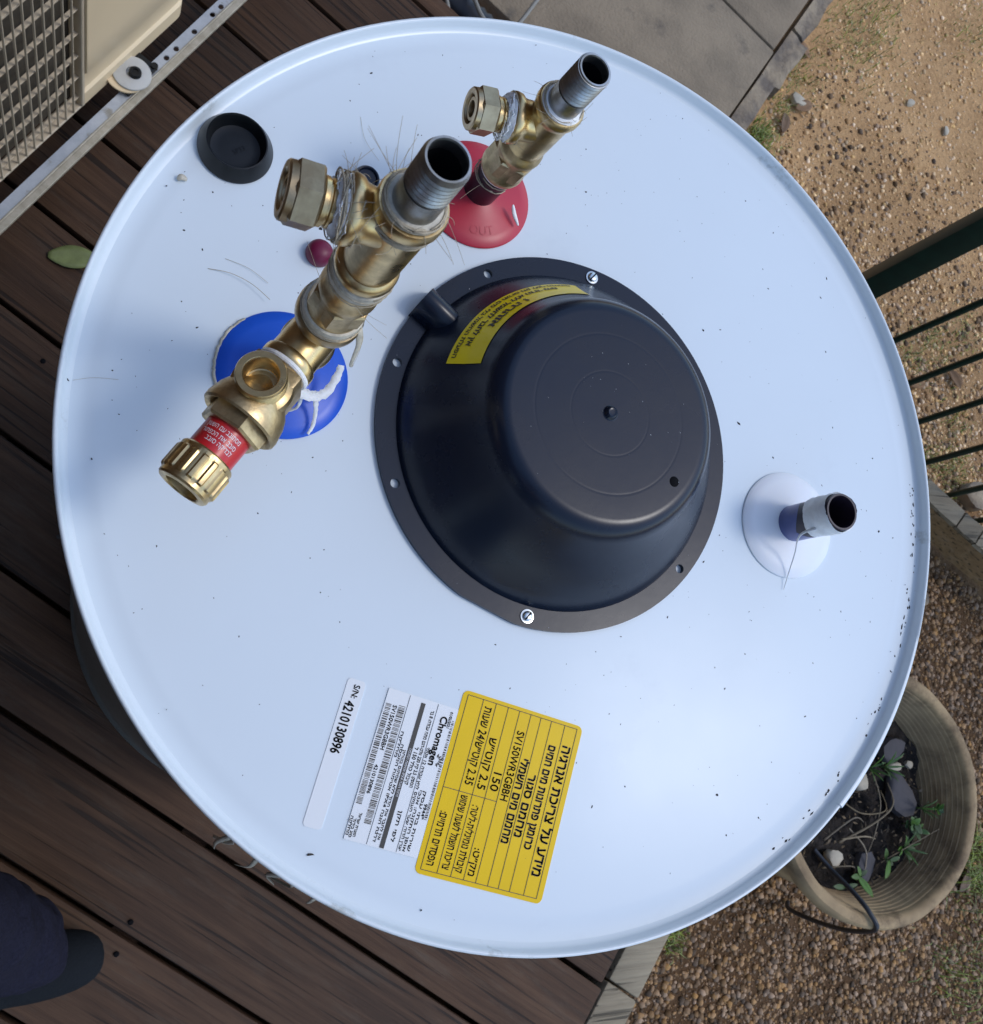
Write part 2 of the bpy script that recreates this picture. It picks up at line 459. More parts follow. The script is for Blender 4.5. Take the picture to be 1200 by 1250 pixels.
# ------------------------------------------------------------------ lettering (flat print turned into thin meshes)
_pending = []
def heb(s):
    """visual order for a line that is mainly Hebrew: reverse it, keep digits and Latin runs readable"""
    out = []; run = ''
    for ch in s:
        if ch.isascii() and (ch.isalnum() or (ch in './*-' and run)): run += ch
        else:
            if run: out.append(run); run = ''
            out.append(ch)
    if run: out.append(run)
    return ''.join(reversed(out))
TXT = {}
def want(key, s, bold=0.0):
    cu = bpy.data.curves.new('txt', 'FONT'); cu.body = s; cu.size = 1.0; cu.offset = bold; cu.resolution_u = 3; cu.fill_mode = 'NONE'
    o = bpy.data.objects.new('txt', cu); COL.objects.link(o); _pending.append((key, o))
def fill_outline(me):
    """non-zero winding fill of the (possibly self-crossing) glyph outlines"""
    P = np.array([x.co[:2] for x in me.vertices])
    nb = {}
    for e in me.edges:
        a, b = e.vertices; nb.setdefault(a, []).append(b); nb.setdefault(b, []).append(a)
    seen = set(); loops = []
    for s0 in range(len(P)):
        if s0 in seen or s0 not in nb: continue
        lp = [s0]; seen.add(s0); nxt = min(nb[s0])
        while nxt not in seen:
            lp.append(nxt); seen.add(nxt)
            c = [q for q in nb[nxt] if q not in seen]
            if not c: break
            nxt = c[0]
        loops.append(lp)
    V = []; F = []
    ext = [(P[l][:, 0].min(), P[l][:, 0].max()) for l in loops]
    groups = []                                     # loops that overlap in x belong to one glyph
    for i in sorted(range(len(loops)), key=lambda i: ext[i][0]):
        if groups and ext[i][0] < groups[-1][1]:
            groups[-1][0].append(i); groups[-1][1] = max(groups[-1][1], ext[i][1])
        else: groups.append([[i], ext[i][1]])
    for ids, _ in groups:
        pts = []; eds = []; A = []; B = []
        for i in ids:
            l = loops[i]; o = len(pts)
            pts += [Vector((*P[k], )) for k in l]
            eds += [(o + k, o + (k + 1) % len(l)) for k in range(len(l))]
            q = P[l]; A.append(q); B.append(np.roll(q, -1, 0))
        A = np.concatenate(A); B = np.concatenate(B)
        vo, eo, fo, *_r = delaunay_2d_cdt(pts, eds, [], 0, 1e-6)
        vo = np.array([v[:2] for v in vo])
        base = len(V); V += [(v[0], v[1], 0.0) for v in vo]
        for f in fo:
            c = vo[list(f)].mean(0)
            up = (A[:, 1] <= c[1]) & (B[:, 1] > c[1]); dn = (A[:, 1] > c[1]) & (B[:, 1] <= c[1])
            cr = (B[:, 0] - A[:, 0]) * (c[1] - A[:, 1]) - (c[0] - A[:, 0]) * (B[:, 1] - A[:, 1])
            wn_ = (up & (cr > 0)).sum() - (dn & (cr < 0)).sum()
            if wn_ != 0: F.append([base + k for k in f])
    return np.array(V), F
def bake_text():
    bpy.context.view_layer.update()
    dg = bpy.context.evaluated_depsgraph_get()
    for key, o in _pending:
        me = bpy.data.meshes.new_from_object(o.evaluated_get(dg))
        TXT[key] = fill_outline(me); bpy.data.meshes.remove(me)
    for key, o in _pending:
        cu = o.data; bpy.data.objects.remove(o); bpy.data.curves.remove(cu)
def place_text(key, x0, y0, x1=None, h=None):
    """scale text into x0..x1 (or by cap height h) with the baseline at y0 -> verts (n,2), faces"""
    v, f = TXT[key]
    lo, hi = v[:, 0].min(), v[:, 0].max()
    s = h / 0.69
    sx = (x1 - x0) / (hi - lo) if x1 is not None else s
    p = np.empty((len(v), 2)); p[:, 0] = x0 + (v[:, 0] - lo) * sx; p[:, 1] = y0 + v[:, 1] * s
    return p, f

H = {
 'y1': ('מידע על צריכת אנרגיה', 0.012), 'y2': ('כרומגן פתרונות מים חמים', 0.010), 'y3': ('מחמם סגור', 0.012), 'y4': ('מחמם מים חשמלי', 0.014),
 'y5': ('מק״ט:', 0), 'y6': ('קיבולת נומינלית-ליטר:', 0), 'y7': ('צריכת חשמל לשעת שימוש', 0), 'y8': ('הפסדים תרמיים:', 0),
 'y7b': ('2.5 קוט״ש', 0.006), 'y8b': ('2.35 קוט״ש/24 שעות', 0.006),
 'w1': ('הספק: 2.5 ק״ו 220 וולט-דגם מתח עבודה: 8 בר', 0), 'w2': ('קיבול כולל 150 ל', 0.008), 'w3': ('אין לחבר את הדוד ללא שסתום בטחון', 0), 'w4': ('דרגת הגנה IPX4 אטימות המכסה', 0),
 'w5': ('שירות בתי עסק', 0.008), 'w6': ('אופן התקנה: אנכי', 0), 'w7': ('יצרן הדוד: שער העמקים', 0), 'w8': ('תוצרת ישראל', 0), 'w9': ('מחלקה', 0), 'w10': ('סוג בידוד', 0),
 'w11': ('לפי תקן', 0), 'w12': ('לחץ עבודה 12 אטמ׳', 0.01),
 'c1': ('אזהרה !', 0.02), 'c2': ('אין לחבר לחשמל ללא הדוד מים', 0.012), 'c3': ('הפעלת החשמל בלי מים תגרום נזק לגוף החימום', 0.006),
 'r1': ('לבדיקה סובב', 0.02), 'r2': ('סובב את הכפתור', 0.02), 'r3': ('מסתובב עם השעון', 0.02),
}
for k, (s, bd) in H.items(): want(k, heb(s), bd)
for k, s, bd in (('model', 'SV150WR3G8BH', 0.0), ('n150', '150', 0.004), ('logo', 'Chromagen', 0.022), ('serial', '4210130896', 0.02), ('sn', 'S/N:', 0.02),
                 ('phone', '9944*', 0.02), ('n2', '4210130896', 0.0), ('out', 'OUT', 0.0), ('in', 'IN', 0.0), ('plug', 'SP33', 0.01), ('half', '1/2', 0.01), ('date', '01/02/2021', 0.0)):
    want(k, s, bd)
bake_text()

def print_mesh(items, xform):
    """items: list of (verts2d, faces); xform maps (x,y) -> world Vector"""
    V = []; F = []
    for it in items:
        p, f = it[0], it[1]
        o = len(V)
        V += [xform(x, y) for x, y in p]
        F += [[i + o for i in q] for q in f]
    me = bpy.data.meshes.new('print'); me.from_pydata(V, [], F); me.update()
    return me
def bold(it, dx, dy):
    """heavier strokes: the same outline printed again with small shifts"""
    p, f = it
    return [it] + [(p + np.array(d), f) for d in ((dx, 0), (-dx, 0), (0, dy), (0, -dy))]
def rect(x0, y0, x1, y1): return np.array([(x0, y0), (x1, y0), (x1, y1), (x0, y1)]), [[0, 1, 2, 3]]

# ================================================================== SETTING
GZ = -0.12
# ground: one sheet to the horizon, finer near the camera
def grid_ground():
    xs = np.concatenate([[-150, -40, -12, -5, -2], np.arange(-1, 3.41, 0.05), [4.5, 7, 12, 40, 150]])
    ys = np.concatenate([[-150, -40, -12, -5, -2.5], np.arange(-1.6, 3.21, 0.05), [4, 7, 12, 40, 150]])
    nx, ny = len(xs), len(ys)
    X, Y = np.meshgrid(xs, ys)
    Z = np.full_like(X, GZ)
    near = (np.abs(X) < 3.4) & (np.abs(Y) < 3.2)
    Z = Z + np.where(near, 0.006 * np.sin(X * 5.1 + 1.3) * np.sin(Y * 4.3) + 0.004 * np.sin(X * 13 + Y * 9) + 0.003 * np.sin(X * 21 - Y * 17), 0)
    V = np.stack([X, Y, Z], -1).reshape(-1, 3)
    F = []
    idx = np.arange(nx * ny).reshape(ny, nx)
    a, b, c, d = idx[:-1, :-1].ravel(), idx[:-1, 1:].ravel(), idx[1:, 1:].ravel(), idx[1:, :-1].ravel()
    F = np.concatenate([np.stack([a, b, c], 1), np.stack([a, c, d], 1)])
    me = np_mesh('ground', V, F)
    u = V[:, 0] * CA - V[:, 1] * SA; v = V[:, 0] * SA + V[:, 1] * CA
    bed = np.clip((1.30 - v) / 0.10, 0, 1)                       # gravel bed lies on the deck's side of the sleeper
    bed = np.maximum(bed, np.clip((2.05 - v) / 0.7, 0, 1) * np.clip((u - 0.45) / 0.25, 0, 1) * 0.55)
    at = me.attributes.new('bed', 'FLOAT', 'POINT'); at.data.foreach_set('value', bed.astype(np.float32))
    return me
g = obj('ground', grid_ground(), M_['ground']); tag(g, kind='structure')

# wooden deck: boards with gaps
deck = empty('deck', (0, 0, 0), kind='structure')
brd = box_mesh(-1.25, 1.25, -0.0715, 0.0715, -0.028, 0.0, 0.0035, 2)
brd_n = box_mesh(-1.25, 1.25, -0.0200, 0.0200, -0.028, 0.0, 0.003, 2)
U_END = 0.925
for k in range(-9, 11):
    v = -0.227 + 0.15 * k + 0.075
    narrow = k == 10
    if narrow: v = 1.273 + 0.0225
    Mx = DECK @ Matrix.Translation((U_END - 1.25 + random.uniform(-0.004, 0.004), v, random.uniform(-0.0018, 0.0012))) @ Matrix.Rotation(random.uniform(-0.006, 0.006), 4, 'X')
    if k % 2: Mx = Mx @ Matrix.Rotation(math.pi, 4, 'Z')
    obj('board', brd_n if narrow else brd, M_['deck'], deck, smooth=30, mw=Mx)
# dark countersunk screw heads, in pairs over the joists
scr = lathe([(0, -0.0002), (0.0022, -0.0001), (0.0050, -0.0003), (0.0056, -0.002)], 14, M=Matrix.Scale(0.7, 4))
for k in range(-3, 10):
    for us in (-0.335, 0.245):
        for dv in (0.022, 0.122):
            if random.random() < 0.35: continue
            obj('deck_screw', scr, M_['bore'], deck, mw=DECK @ Matrix.Translation((us + random.uniform(-0.012, 0.012), -0.227 + 0.15 * k + dv + random.uniform(-0.006, 0.006), 0.0014)))
# joists under the boards close the view through the gaps
for us in (-1.15, -0.335, 0.245, 0.83):
    obj('joist', box_mesh(us - 0.02, us + 0.02, -1.6, 1.31, -0.115, -0.030, M=DECK), M_['deck'], deck, smooth=False)
# end beam in two lengths
for (v0, v1) in ((-1.62, 0.085), (0.089, 1.205)):
    obj('end_beam', box_mesh(U_END + 0.006, U_END + 0.070, v0, v1, -0.14, -0.004, 0.004, 2, M=DECK), M_['beam'], deck, smooth=30)

# concrete path: two slabs with a joint, and a rough border strip
path = empty('concrete_path', (0, 0, 0), kind='structure')
obj('slab', box_mesh(-2.2, 0.292, 1.463, 1.9105, -0.20, -0.080, 0.004, 2, M=DECK), M_['concrete'], path, smooth=30)
obj('slab', box_mesh(-2.2, 0.288, 1.914, 3.6, -0.20, -0.078, 0.004, 2, M=DECK), M_['concrete'], path, smooth=30)
v = 1.44
while v < 3.4:
    L_ = random.uniform(0.09, 0.19); w_ = random.uniform(0.035, 0.055); h_ = random.uniform(-0.100, -0.088)
    bm = bmesh.new(); bmesh.ops.create_cube(bm, size=1)
    bmesh.ops.subdivide_edges(bm, edges=bm.edges[:], cuts=2, use_grid_fill=True)
    for q in bm.verts:
        q.co = Vector((0.299 + (q.co.x + 0.5) * w_, v + (q.co.y + 0.5) * L_, -0.2 + (q.co.z + 0.5) * (h_ + 0.2)))
        q.co += Vector((random.uniform(-1, 1) * 0.004 if q.co.x > 0.302 else 0, random.uniform(-1, 1) * 0.005, random.uniform(-1, 1) * 0.004))
    bm.transform(DECK)
    obj('border_stone', bm_mesh(bm), M_['rough_conc'], path, smooth=45)
    v += L_ + 0.006

# timber sleeper beyond the end of the deck
slp = empty('timber_sleeper', uv(1.5, 1.235, 0), 'weathered timber edging beam at the foot of the green railing', 'beam')
bm = bmesh.new(); bmesh.ops.create_cube(bm, size=1)
for q in bm.verts: q.co = Vector((1.55 + q.co.x * 1.0, 1.2355 + q.co.y * 0.043, -0.046 + q.co.z * 0.090))
bmesh.ops.subdivide_edges(bm, edges=[e for e in bm.edges if abs(e.verts[0].co.x - e.verts[1].co.x) > 0.5], cuts=40)
for q in bm.verts: q.co += Vector((0, random.uniform(-1, 1) * 0.0016, random.uniform(-1, 1) * 0.002))
bmesh.ops.bevel(bm, geom=[e for e in bm.edges if abs(e.verts[0].co.x - e.verts[1].co.x) > 0.005 and len(e.link_faces) == 2 and e.calc_face_angle(0) > 0.8], offset=0.004, segments=2, affect='EDGES')
bm.transform(DECK)
obj('beam_body', bm_mesh(bm), M_['beamside'], slp, smooth=40)
uc = 1.052                                            # split grey cap pieces along the top
while uc < 2.02:
    L_ = random.uniform(0.05, 0.12)
    bm = bmesh.new(); bmesh.ops.create_cube(bm, size=1)
    bmesh.ops.subdivide_edges(bm, edges=bm.edges[:], cuts=2, use_grid_fill=True)
    for q in bm.verts:
        q.co = Vector((uc + (q.co.x + 0.5) * (L_ - 0.004) + q.co.y * 0.006, 1.2365 + q.co.y * random.uniform(0.040, 0.046), 0.001 + q.co.z * 0.012 + random.uniform(-1, 1) * 0.0012))
    bm.transform(DECK)
    obj('split_piece', bm_mesh(bm), M_['beam'], slp, smooth=40)
    uc += L_

# green railing: post, balusters and a top rail above the picture
rlg = empty('green_railing', uv(0.92, 1.275, -0.1), 'dark green metal railing with thick post and thin upright bars', 'railing')
obj('post', box_mesh(0.590, 0.632, 1.262, 1.300, -0.12, 1.06, 0.003, 2, M=DECK), M_['green'], rlg, smooth=30)
obj('post', box_mesh(1.93, 1.972, 1.262, 1.300, -0.12, 1.06, 0.003, 2, M=DECK), M_['green'], rlg, smooth=30)
bar = lathe([(0, -0.10), (0.0062, -0.10), (0.0062, 1.02), (0, 1.02)], 14)
for ub in (0.7308, 0.8289, 0.9223, 1.0259, 1.1272, 1.2159, 1.31, 1.41, 1.51, 1.61, 1.71, 1.81):
    obj('baluster', bar, M_['green'], rlg, smooth=40, mw=Matrix.Translation(uv(ub, 1.275, 0)))
obj('top_rail', box_mesh(0.55, 2.02, 1.256, 1.302, 1.06, 1.085, 0.004, 2, M=DECK), M_['green'], rlg, smooth=30)

# grey cables between deck and path; black ribbed tube stands in for gap shade
prof = []
for i in range(150):
    prof.append((0.034 if i % 2 else 0.030, -0.75 + i * 0.0085))
Mp = DECK @ Matrix.Translation((-0.35, 1.392, -0.075)) @ Matrix.Rotation(R(90), 4, 'Y')
dp = obj('gap_shade_tube', lathe([(0, -0.75)] + prof + [(0, -0.75 + 150 * 0.0085)], 18, M=Mp), M_['cable'], smooth=60)
tag(dp, 'black ribbed tube standing in for shade between the deck and the concrete path', 'pipe')
for i, pts in enumerate(([(0.50, 1.35), (0.53, 1.26), (0.54, 1.20)], [(0.56, 1.37), (0.60, 1.25), (0.66, 1.245), (0.72, 1.33)])):
    c = obj('cable', tube(spline([(x, y, -0.030 + 0.008 * math.sin(k * 2)) for k, (x, y) in enumerate(pts)], 8), 0.0042, 8), M_['greycable'])
    tag(c, ['straight grey cable over the dark gap at the top edge', 'curved grey cable loop over the dark gap by the path corner'][i], 'cable', 'cables over the drain pipe')

# ================================================================== WATER HEATER
TC = Vector((0.2644, 0.1458, 0.0))
ZS = 0.973
heater = empty('water_heater', (TC.x, TC.y, 0), 'large round white water heater standing on the wooden deck', 'water heater')
T = Matrix.Translation(TC)
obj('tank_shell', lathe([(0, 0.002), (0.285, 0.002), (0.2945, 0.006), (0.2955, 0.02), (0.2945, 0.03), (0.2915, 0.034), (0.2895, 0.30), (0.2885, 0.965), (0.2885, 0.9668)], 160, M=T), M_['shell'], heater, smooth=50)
rimprof = [(0.2886, 0.9640), (0.2896, 0.9640), (0.2902, 0.9660), (0.2903, 0.9780), (0.2899, 0.9796), (0.2890, 0.9802), (0.2879, 0.9798), (0.2872, 0.9786), (0.2866, 0.9745), (0.2850, 0.9728), (0.2830, 0.9722)]
rimo = obj('rim', lathe(rimprof, 200, M=T), M_['rim'], heater, smooth=60)
topo = obj('top_plate', lathe([(0.2832, 0.97225), (0.279, 0.9722), (0.2745, 0.9724), (0.2715, 0.9729), (0.268, 0.9730), (0.20, 0.9730), (0.10, 0.9730), (0, 0.9730)], 200, M=T), M_['paint'], heater, smooth=40)
# overlap seam of the rim: the folded lip ends in a small step at lower right
aS = math.atan2(-0.128 - 0.1458 + 0.0, 0.505 - 0.2644)
bm = bmesh.new()
ring = []
for i in range(40):
    a = aS + 0.004 + i * 0.016
    k = (1 - i / 39) * 1.1 - 0.1
    ring.append([bm.verts.new((TC.x + r * math.cos(a), TC.y + r * math.sin(a), z)) for r, z in ((0.2903 + 0.0003 * k, 0.967), (0.2903 + 0.0010 * k, 0.9778), (0.2899 + 0.0008 * k, 0.9796 + 0.001 * k), (0.2890, 0.9802 + 0.001 * k), (0.2879 - 0.0004 * k, 0.9798 + 0.0008 * k), (0.2872 - 0.0003 * k, 0.9780))])
for A, B in zip(ring, ring[1:]):
    for i in range(5): bm.faces.new((A[i], A[i + 1], B[i + 1], B[i]))
bm.faces.new(ring[0][::-1])
bmesh.ops.recalc_face_normals(bm, faces=bm.faces)
obj('rim_seam', bm_mesh(bm), M_['rim'], rimo, smooth=50)

# plastic collars round the three pipes
def collar(name, m, x, y, r, h, label):
    prof = [(r, 0.0), (r + 0.0002, 0.0008), (r - 0.0006, 0.0017), (r * 0.8, 0.0017 + h * 0.28), (r * 0.55, 0.0017 + h * 0.66), (r * 0.36, 0.0017 + h), (0.0105, 0.002 + h * 1.08), (0.0105, 0.0)]
    o = obj(name, lathe(prof, 72, M=Matrix.Translation((x, y, ZS + 0.0002))), m, heater, smooth=50)
    o['label'] = label
    return o
cb = collar('inlet_collar', M_['blue'], 0.0894, 0.1762, 0.0369, 0.0045, 'round blue plastic collar under the cold inlet pipe')
cr = collar('outlet_collar', M_['red'], 0.2050, 0.3090, 0.0357, 0.0050, 'round red plastic collar embossed OUT under the hot outlet pipe')
cw = collar('side_collar', M_['whiteplastic'], 0.4314, 0.1129, 0.0361, 0.0050, 'round white plastic collar around the short right-hand pipe')
# white sealant bead peeking out round the blue collar
bm = bmesh.new()
tube_bm(bm, [Vector((0.0894 + 0.0372 * math.cos(a), 0.1762 + 0.0372 * math.sin(a), ZS + 0.0006)) + Vector((random.uniform(-1, 1), random.uniform(-1, 1), 0)) * 0.0005 for a in np.linspace(2.2, 4.0, 50)], 0.0012, 6)
obj('sealant_bead', bm_mesh(bm), M_['tape_old'], cb)
# raised letters on the red collar
def red_x(cx, cy, rr, a0, sgn=1):
    return None
p, f = place_text('out', 0, 0, h=0.0052)
w = p[:, 0].max()
items = [(np.stack([p[:, 0] - w / 2, p[:, 1]], 1), f)]
def out_x(x, y):
    a = R(-70) + x / 0.0255
    rr = 0.0255 - 0.0026 + y - 0.0
    rr = 0.0275 - y
    rr = 0.0245 + y - 0.0026
    a = R(-86) + x / 0.0255
    # letters stand upright towards the pipe
    rr = 0.0282 - y
    t = min(1, max(0, (0.0357 - rr) / 0.0357))
    a = R(-84) + x / 0.0255
    return Vector((0.2050 + rr * math.cos(a), 0.3090 + rr * math.sin(a), ZS + 0.0023 + 0.0072 * t * 0.9))
obj('raised_lettering', print_mesh(items, out_x), M_['red'], cr, smooth=False)

# rubber plug
PX, PY = 0.0573, 0.3072
plug = obj('rubber_plug', lathe([(0.0195, 0.0), (0.0213, 0.0006), (0.0213, 0.0020), (0.0175, 0.0088), (0.0171, 0.0096), (0.0164, 0.0097), (0.0159, 0.0090), (0.0152, 0.0040), (0.0140, 0.0014), (0.0115, 0.0010), (0.009, 0.0011), (0, 0.0013)], 72, M=Matrix.Translation((PX, PY, ZS + 0.0002))), M_['rubber'], heater, smooth=50)
plug['label'] = 'black cup-shaped rubber plug on the white top near the rim'
p, f = place_text('plug', 0, 0, h=0.0028)
items = [(np.stack([p[:, 0] - p[:, 0].max() / 2, p[:, 1] - 0.0014], 1), f)]
def plug_x(x, y):
    a = R(35)
    return Vector((PX + 0.002 + x * math.cos(a) - y * math.sin(a), PY - 0.0005 + x * math.sin(a) + y * math.cos(a), ZS + 0.0020))
obj('raised_lettering', print_mesh(items, plug_x), M_['rubber'], plug, smooth=False)
# small caps behind the inlet fittings
o = obj('red_cap', lathe([(0.0075, 0), (0.0080, 0.002), (0.0076, 0.0055), (0.0060, 0.0085), (0.003, 0.0098), (0, 0.0102)], 36, M=Matrix.Translation((0.1072, 0.2512, ZS + 0.0002))), M_['darkred'], heater)
o['label'] = 'small dark red round cap behind the brass inlet fittings'
o = obj('black_cap', lathe([(0.0085, 0), (0.0088, 0.004), (0.0078, 0.0095), (0.0070, 0.011), (0.0062, 0.0108), (0.0056, 0.009), (0, 0.009)], 30, M=Matrix.Translation((0.1325, 0.3015, ZS + 0.0002)) @ Matrix.Rotation(R(8), 4, 'X')), M_['black'], heater, smooth=50)
o['label'] = 'small glossy black cap half hidden behind the inlet pipe'

# ---- black heating element cover
CX, CY = 0.2613, 0.1551
CM = Matrix.Translation((CX, CY, ZS + 0.0003))
def flange_mesh():
    bm = bmesh.new()
    loops = []
    def loop(cx, cy, r, n, z=0.0032):
        return [bm.verts.new((cx + r * math.cos(2 * math.pi * i / n), cy + r * math.sin(2 * math.pi * i / n), z)) for i in range(n)]
    outer = []
    for i in range(160):
        a = 2 * math.pi * i / 160
        d = math.degrees(a) - 360 if math.degrees(a) > 180 else math.degrees(a)
        r = 0.1187
        if -132 < d < -101: r = min(r, 0.1187 * math.cos(R(14)) / max(0.2, math.cos(R(d + 115))) + 0.0022)
        outer.append(bm.verts.new((r * math.cos(a), r * math.sin(a), 0.0032)))
    inner = loop(0, 0, 0.1062, 120)
    holes = [loop(0.1122 * math.cos(R(d)), 0.1122 * math.sin(R(d)), 0.0029, 16) for d in (-43, -161.2, 161.2, 115.9)]
    edges = []
    for Lp in [outer, inner] + holes:
        for i in range(len(Lp)): edges.append(bm.edges.new((Lp[i], Lp[(i + 1) % len(Lp)])))
    r = bmesh.ops.triangle_fill(bm, edges=edges, use_beauty=True)
    # drop fills inside holes
    for fc in bm.faces[:]:
        c = fc.calc_center_median()
        if c.xy.length < 0.1058: bm.faces.remove(fc); continue
        for d in (-43, -161.2, 161.2, 115.9):
            if (c.xy - Vector((0.1122 * math.cos(R(d)), 0.1122 * math.sin(R(d))))).length < 0.0022:
                bm.faces.remove(fc); break
    for Lp in [outer, inner] + holes:
        low = [bm.verts.new((q.co.x, q.co.y, 0)) for q in Lp]
        for i in range(len(Lp)):
            j = (i + 1) % len(Lp); bm.faces.new((Lp[i], Lp[j], low[j], low[i]))
    bmesh.ops.recalc_face_normals(bm, faces=bm.faces)
    bm.transform(CM)
    return bm_mesh(bm)
cov_prof = [(0.1064, 0.0034), (0.1060, 0.0046), (0.1042, 0.0085), (0.0990, 0.0165), (0.0905, 0.0270), (0.0820, 0.0385), (0.0755, 0.0490), (0.0725, 0.0550), (0.0705, 0.0590), (0.0680, 0.0620), (0.0655, 0.0640), (0.0630, 0.0649), (0.0610, 0.06518), (0.0600, 0.0652), (0.0480, 0.0652), (0.0470, 0.0652), (0.0466, 0.06516), (0.0462, 0.0652), (0.0452, 0.0652),
            (0.0258, 0.0652), (0.0250, 0.0652), (0.0246, 0.06516), (0.0242, 0.0652), (0.0234, 0.0652), (0.0, 0.0652)]
cover = obj('element_cover', lathe(cov_prof, 160, M=CM), M_['black'], heater, smooth=60)
cover['label'] = 'big black plastic dome cover screwed to the middle of the white top'
obj('flange', flange_mesh(), M_['black'], cover, smooth=40)
obj('centre_boss', lathe([(0.0050, 0.0651), (0.0044, 0.0653), (0.0040, 0.0656), (0.0036, 0.0672), (0.0025, 0.0680), (0.0012, 0.0676), (0, 0.0680)], 18, M=CM), M_['black'], cover, smooth=40)
obj('vent_hole', lathe([(0, 0.06535), (0.0028, 0.06535), (0.0031, 0.0652)], 24, M=CM @ Matrix.Translation((0.0402, -0.0359, 0))), M_['bore'], cover)
# cable arch on the flange
bm = bmesh.new()
n = 14; RA = 0.0105
ringsA = []
for r_ in (0.1195, 0.1188, 0.0985, 0.0965):
    s = 1.0 if r_ not in (0.0965,) else 0.90
    ringsA.append([bm.verts.new((r_, RA * s * math.cos(math.pi * i / n), 0.0008 + RA * s * 1.75 * math.sin(math.pi * i / n))) for i in range(n + 1)])
for A, B in zip(ringsA, ringsA[1:]):
    for i in range(n): bm.faces.new((A[i], A[i + 1], B[i + 1], B[i]))
bm.faces.new(ringsA[-1]); bm.faces.new(ringsA[0][::-1])
bmesh.ops.recalc_face_normals(bm, faces=bm.faces)
bm.transform(CM @ Matrix.Rotation(R(141), 4, 'Z'))
obj('cable_arch', bm_mesh(bm), M_['black'], cover, smooth=45)
# slotted screws with washers
for d in (-102.6, 78.2):
    sm = CM @ Matrix.Translation((0.1125 * math.cos(R(d)), 0.1125 * math.sin(R(d)), 0.0033)) @ Matrix.Rotation(R(47), 4, 'Z')
    bm = bmesh.new()
    me = lathe([(0.0042, 0), (0.0042, 0.0007), (0.0031, 0.0008), (0.0031, 0.0017), (0.0027, 0.0022), (0.0014, 0.0025), (0, 0.0026)], 28, M=sm)
    so = obj('screw', me, M_['zinc'], cover, smooth=40)
    obj('screw_slot', box_mesh(-0.0029, 0.0029, -0.00045, 0.00045, 0.0017, 0.00268, M=sm), M_['bore'], cover, smooth=False)
# yellow warning sticker wrapped on the slope
def cone_pt(a, z, off=0.0):
    pr = cov_prof
    for (r0, z0), (r1, z1) in zip(pr, pr[1:]):
        if z0 <= z <= z1:
            t = (z - z0) / (z1 - z0); r = r0 + (r1 - r0) * t
            nrm = Vector((z1 - z0, r0 - r1)).normalized()
            rr = r + nrm.x * off; zz = z + nrm.y * off
            return Vector((CX + rr * math.cos(a), CY + rr * math.sin(a), ZS + 0.0003 + zz))
A0, A1 = R(160.5), R(90.5)          # reading end (image lower left) to far end
ZL, ZH = 0.0280, 0.0485
def zmap(a, t):
    k = (a - A1) / (A0 - A1)
    lo = ZL - 0.002 * (1 - k) ; hi = ZH - 0.004 * (1 - k)
    return lo + (hi - lo) * t
bm = bmesh.new()
NA, NT = 48, 10
gridv = [[bm.verts.new(cone_pt(A1 + (A0 - A1) * i / NA, zmap(A1 + (A0 - A1) * i / NA, j / NT), 0.0004)) for j in range(NT + 1)] for i in range(NA + 1)]
for i in range(NA):
    for j in range(NT): bm.faces.new((gridv[i][j], gridv[i][j + 1], gridv[i + 1][j + 1], gridv[i + 1][j]))
bmesh.ops.recalc_face_normals(bm, faces=bm.faces)
obj('warning_sticker', bm_mesh(bm), M_['yellow2'], cover)['label'] = 'curved yellow Hebrew warning sticker on the black cover'
# local text plane: x from far end (0) to reading end (1), y 0 bottom .. 1 top
def cone_x(x, y):
    a = A1 + (A0 - A1) * x
    return cone_pt(a, zmap(a, y), 0.0007)
items = []
for key, x0, x1, y0, h in (('c1', 0.41, 0.72, 0.60, 0.22), ('c2', 0.16, 0.88, 0.33, 0.15), ('c3', 0.05, 0.965, 0.10, 0.12)):
    v, f = TXT[key]; lo, hi = v[:, 0].min(), v[:, 0].max()
    p = np.stack([x0 + (v[:, 0] - lo) / (hi - lo) * (x1 - x0), y0 + v[:, 1] / 0.69 * h], 1)
    items.append((p, f))
items = bold(items[0], 0.004, 0.014) + bold(items[1], 0.002, 0.008) + bold(items[2], 0.0012, 0.005)
obj('warning_lettering', print_mesh(items, cone_x), M_['ink'], cover, smooth=False)

# ---- paper labels on the top plate
def label_sheet(name, ctr, ang, w, h, m, corner=0.002, dz=0.0004):
    """w along local x (reading direction), h along local y"""
    ax = Vector((math.cos(R(ang)), math.sin(R(ang)), 0)); ay = Vector((-ax.y, ax.x, 0))
    O = Vector((ctr[0], ctr[1], 0)) - ax * w / 2 - ay * h / 2
    bm = bmesh.new(); top = []
    for (cx, cy, a0) in ((w - corner, corner, -90), (w - corner, h - corner, 0), (corner, h - corner, 90), (corner, corner, 180)):
        for k in range(5):
            a = R(a0 + k * 22.5); p = O + ax * (cx + corner * math.cos(a)) + ay * (cy + corner * math.sin(a))
            top.append(bm.verts.new((p.x, p.y, ZS + dz)))
    bm.faces.new(top)
    low = [bm.verts.new((q.co.x, q.co.y, ZS + 0.00003)) for q in top]
    for i in range(len(top)):
        j = (i + 1) % len(top); bm.faces.new((top[j], top[i], low[i], low[j]))
    o = obj(name, bm_mesh(bm), m, heater, smooth=False)
    def X(x, y, lift=0.00025):
        p = O + ax * (x * w) + ay * (y * h)
        return Vector((p.x, p.y, ZS + dz + lift))
    return o, X
def txt(key, x0, x1, y0, h):
    v, f = TXT[key]; lo, hi = v[:, 0].min(), v[:, 0].max()
    return np.stack([x0 + (v[:, 0] - lo) / (hi - lo) * (x1 - x0), y0 + v[:, 1] / 0.69 * h], 1), f

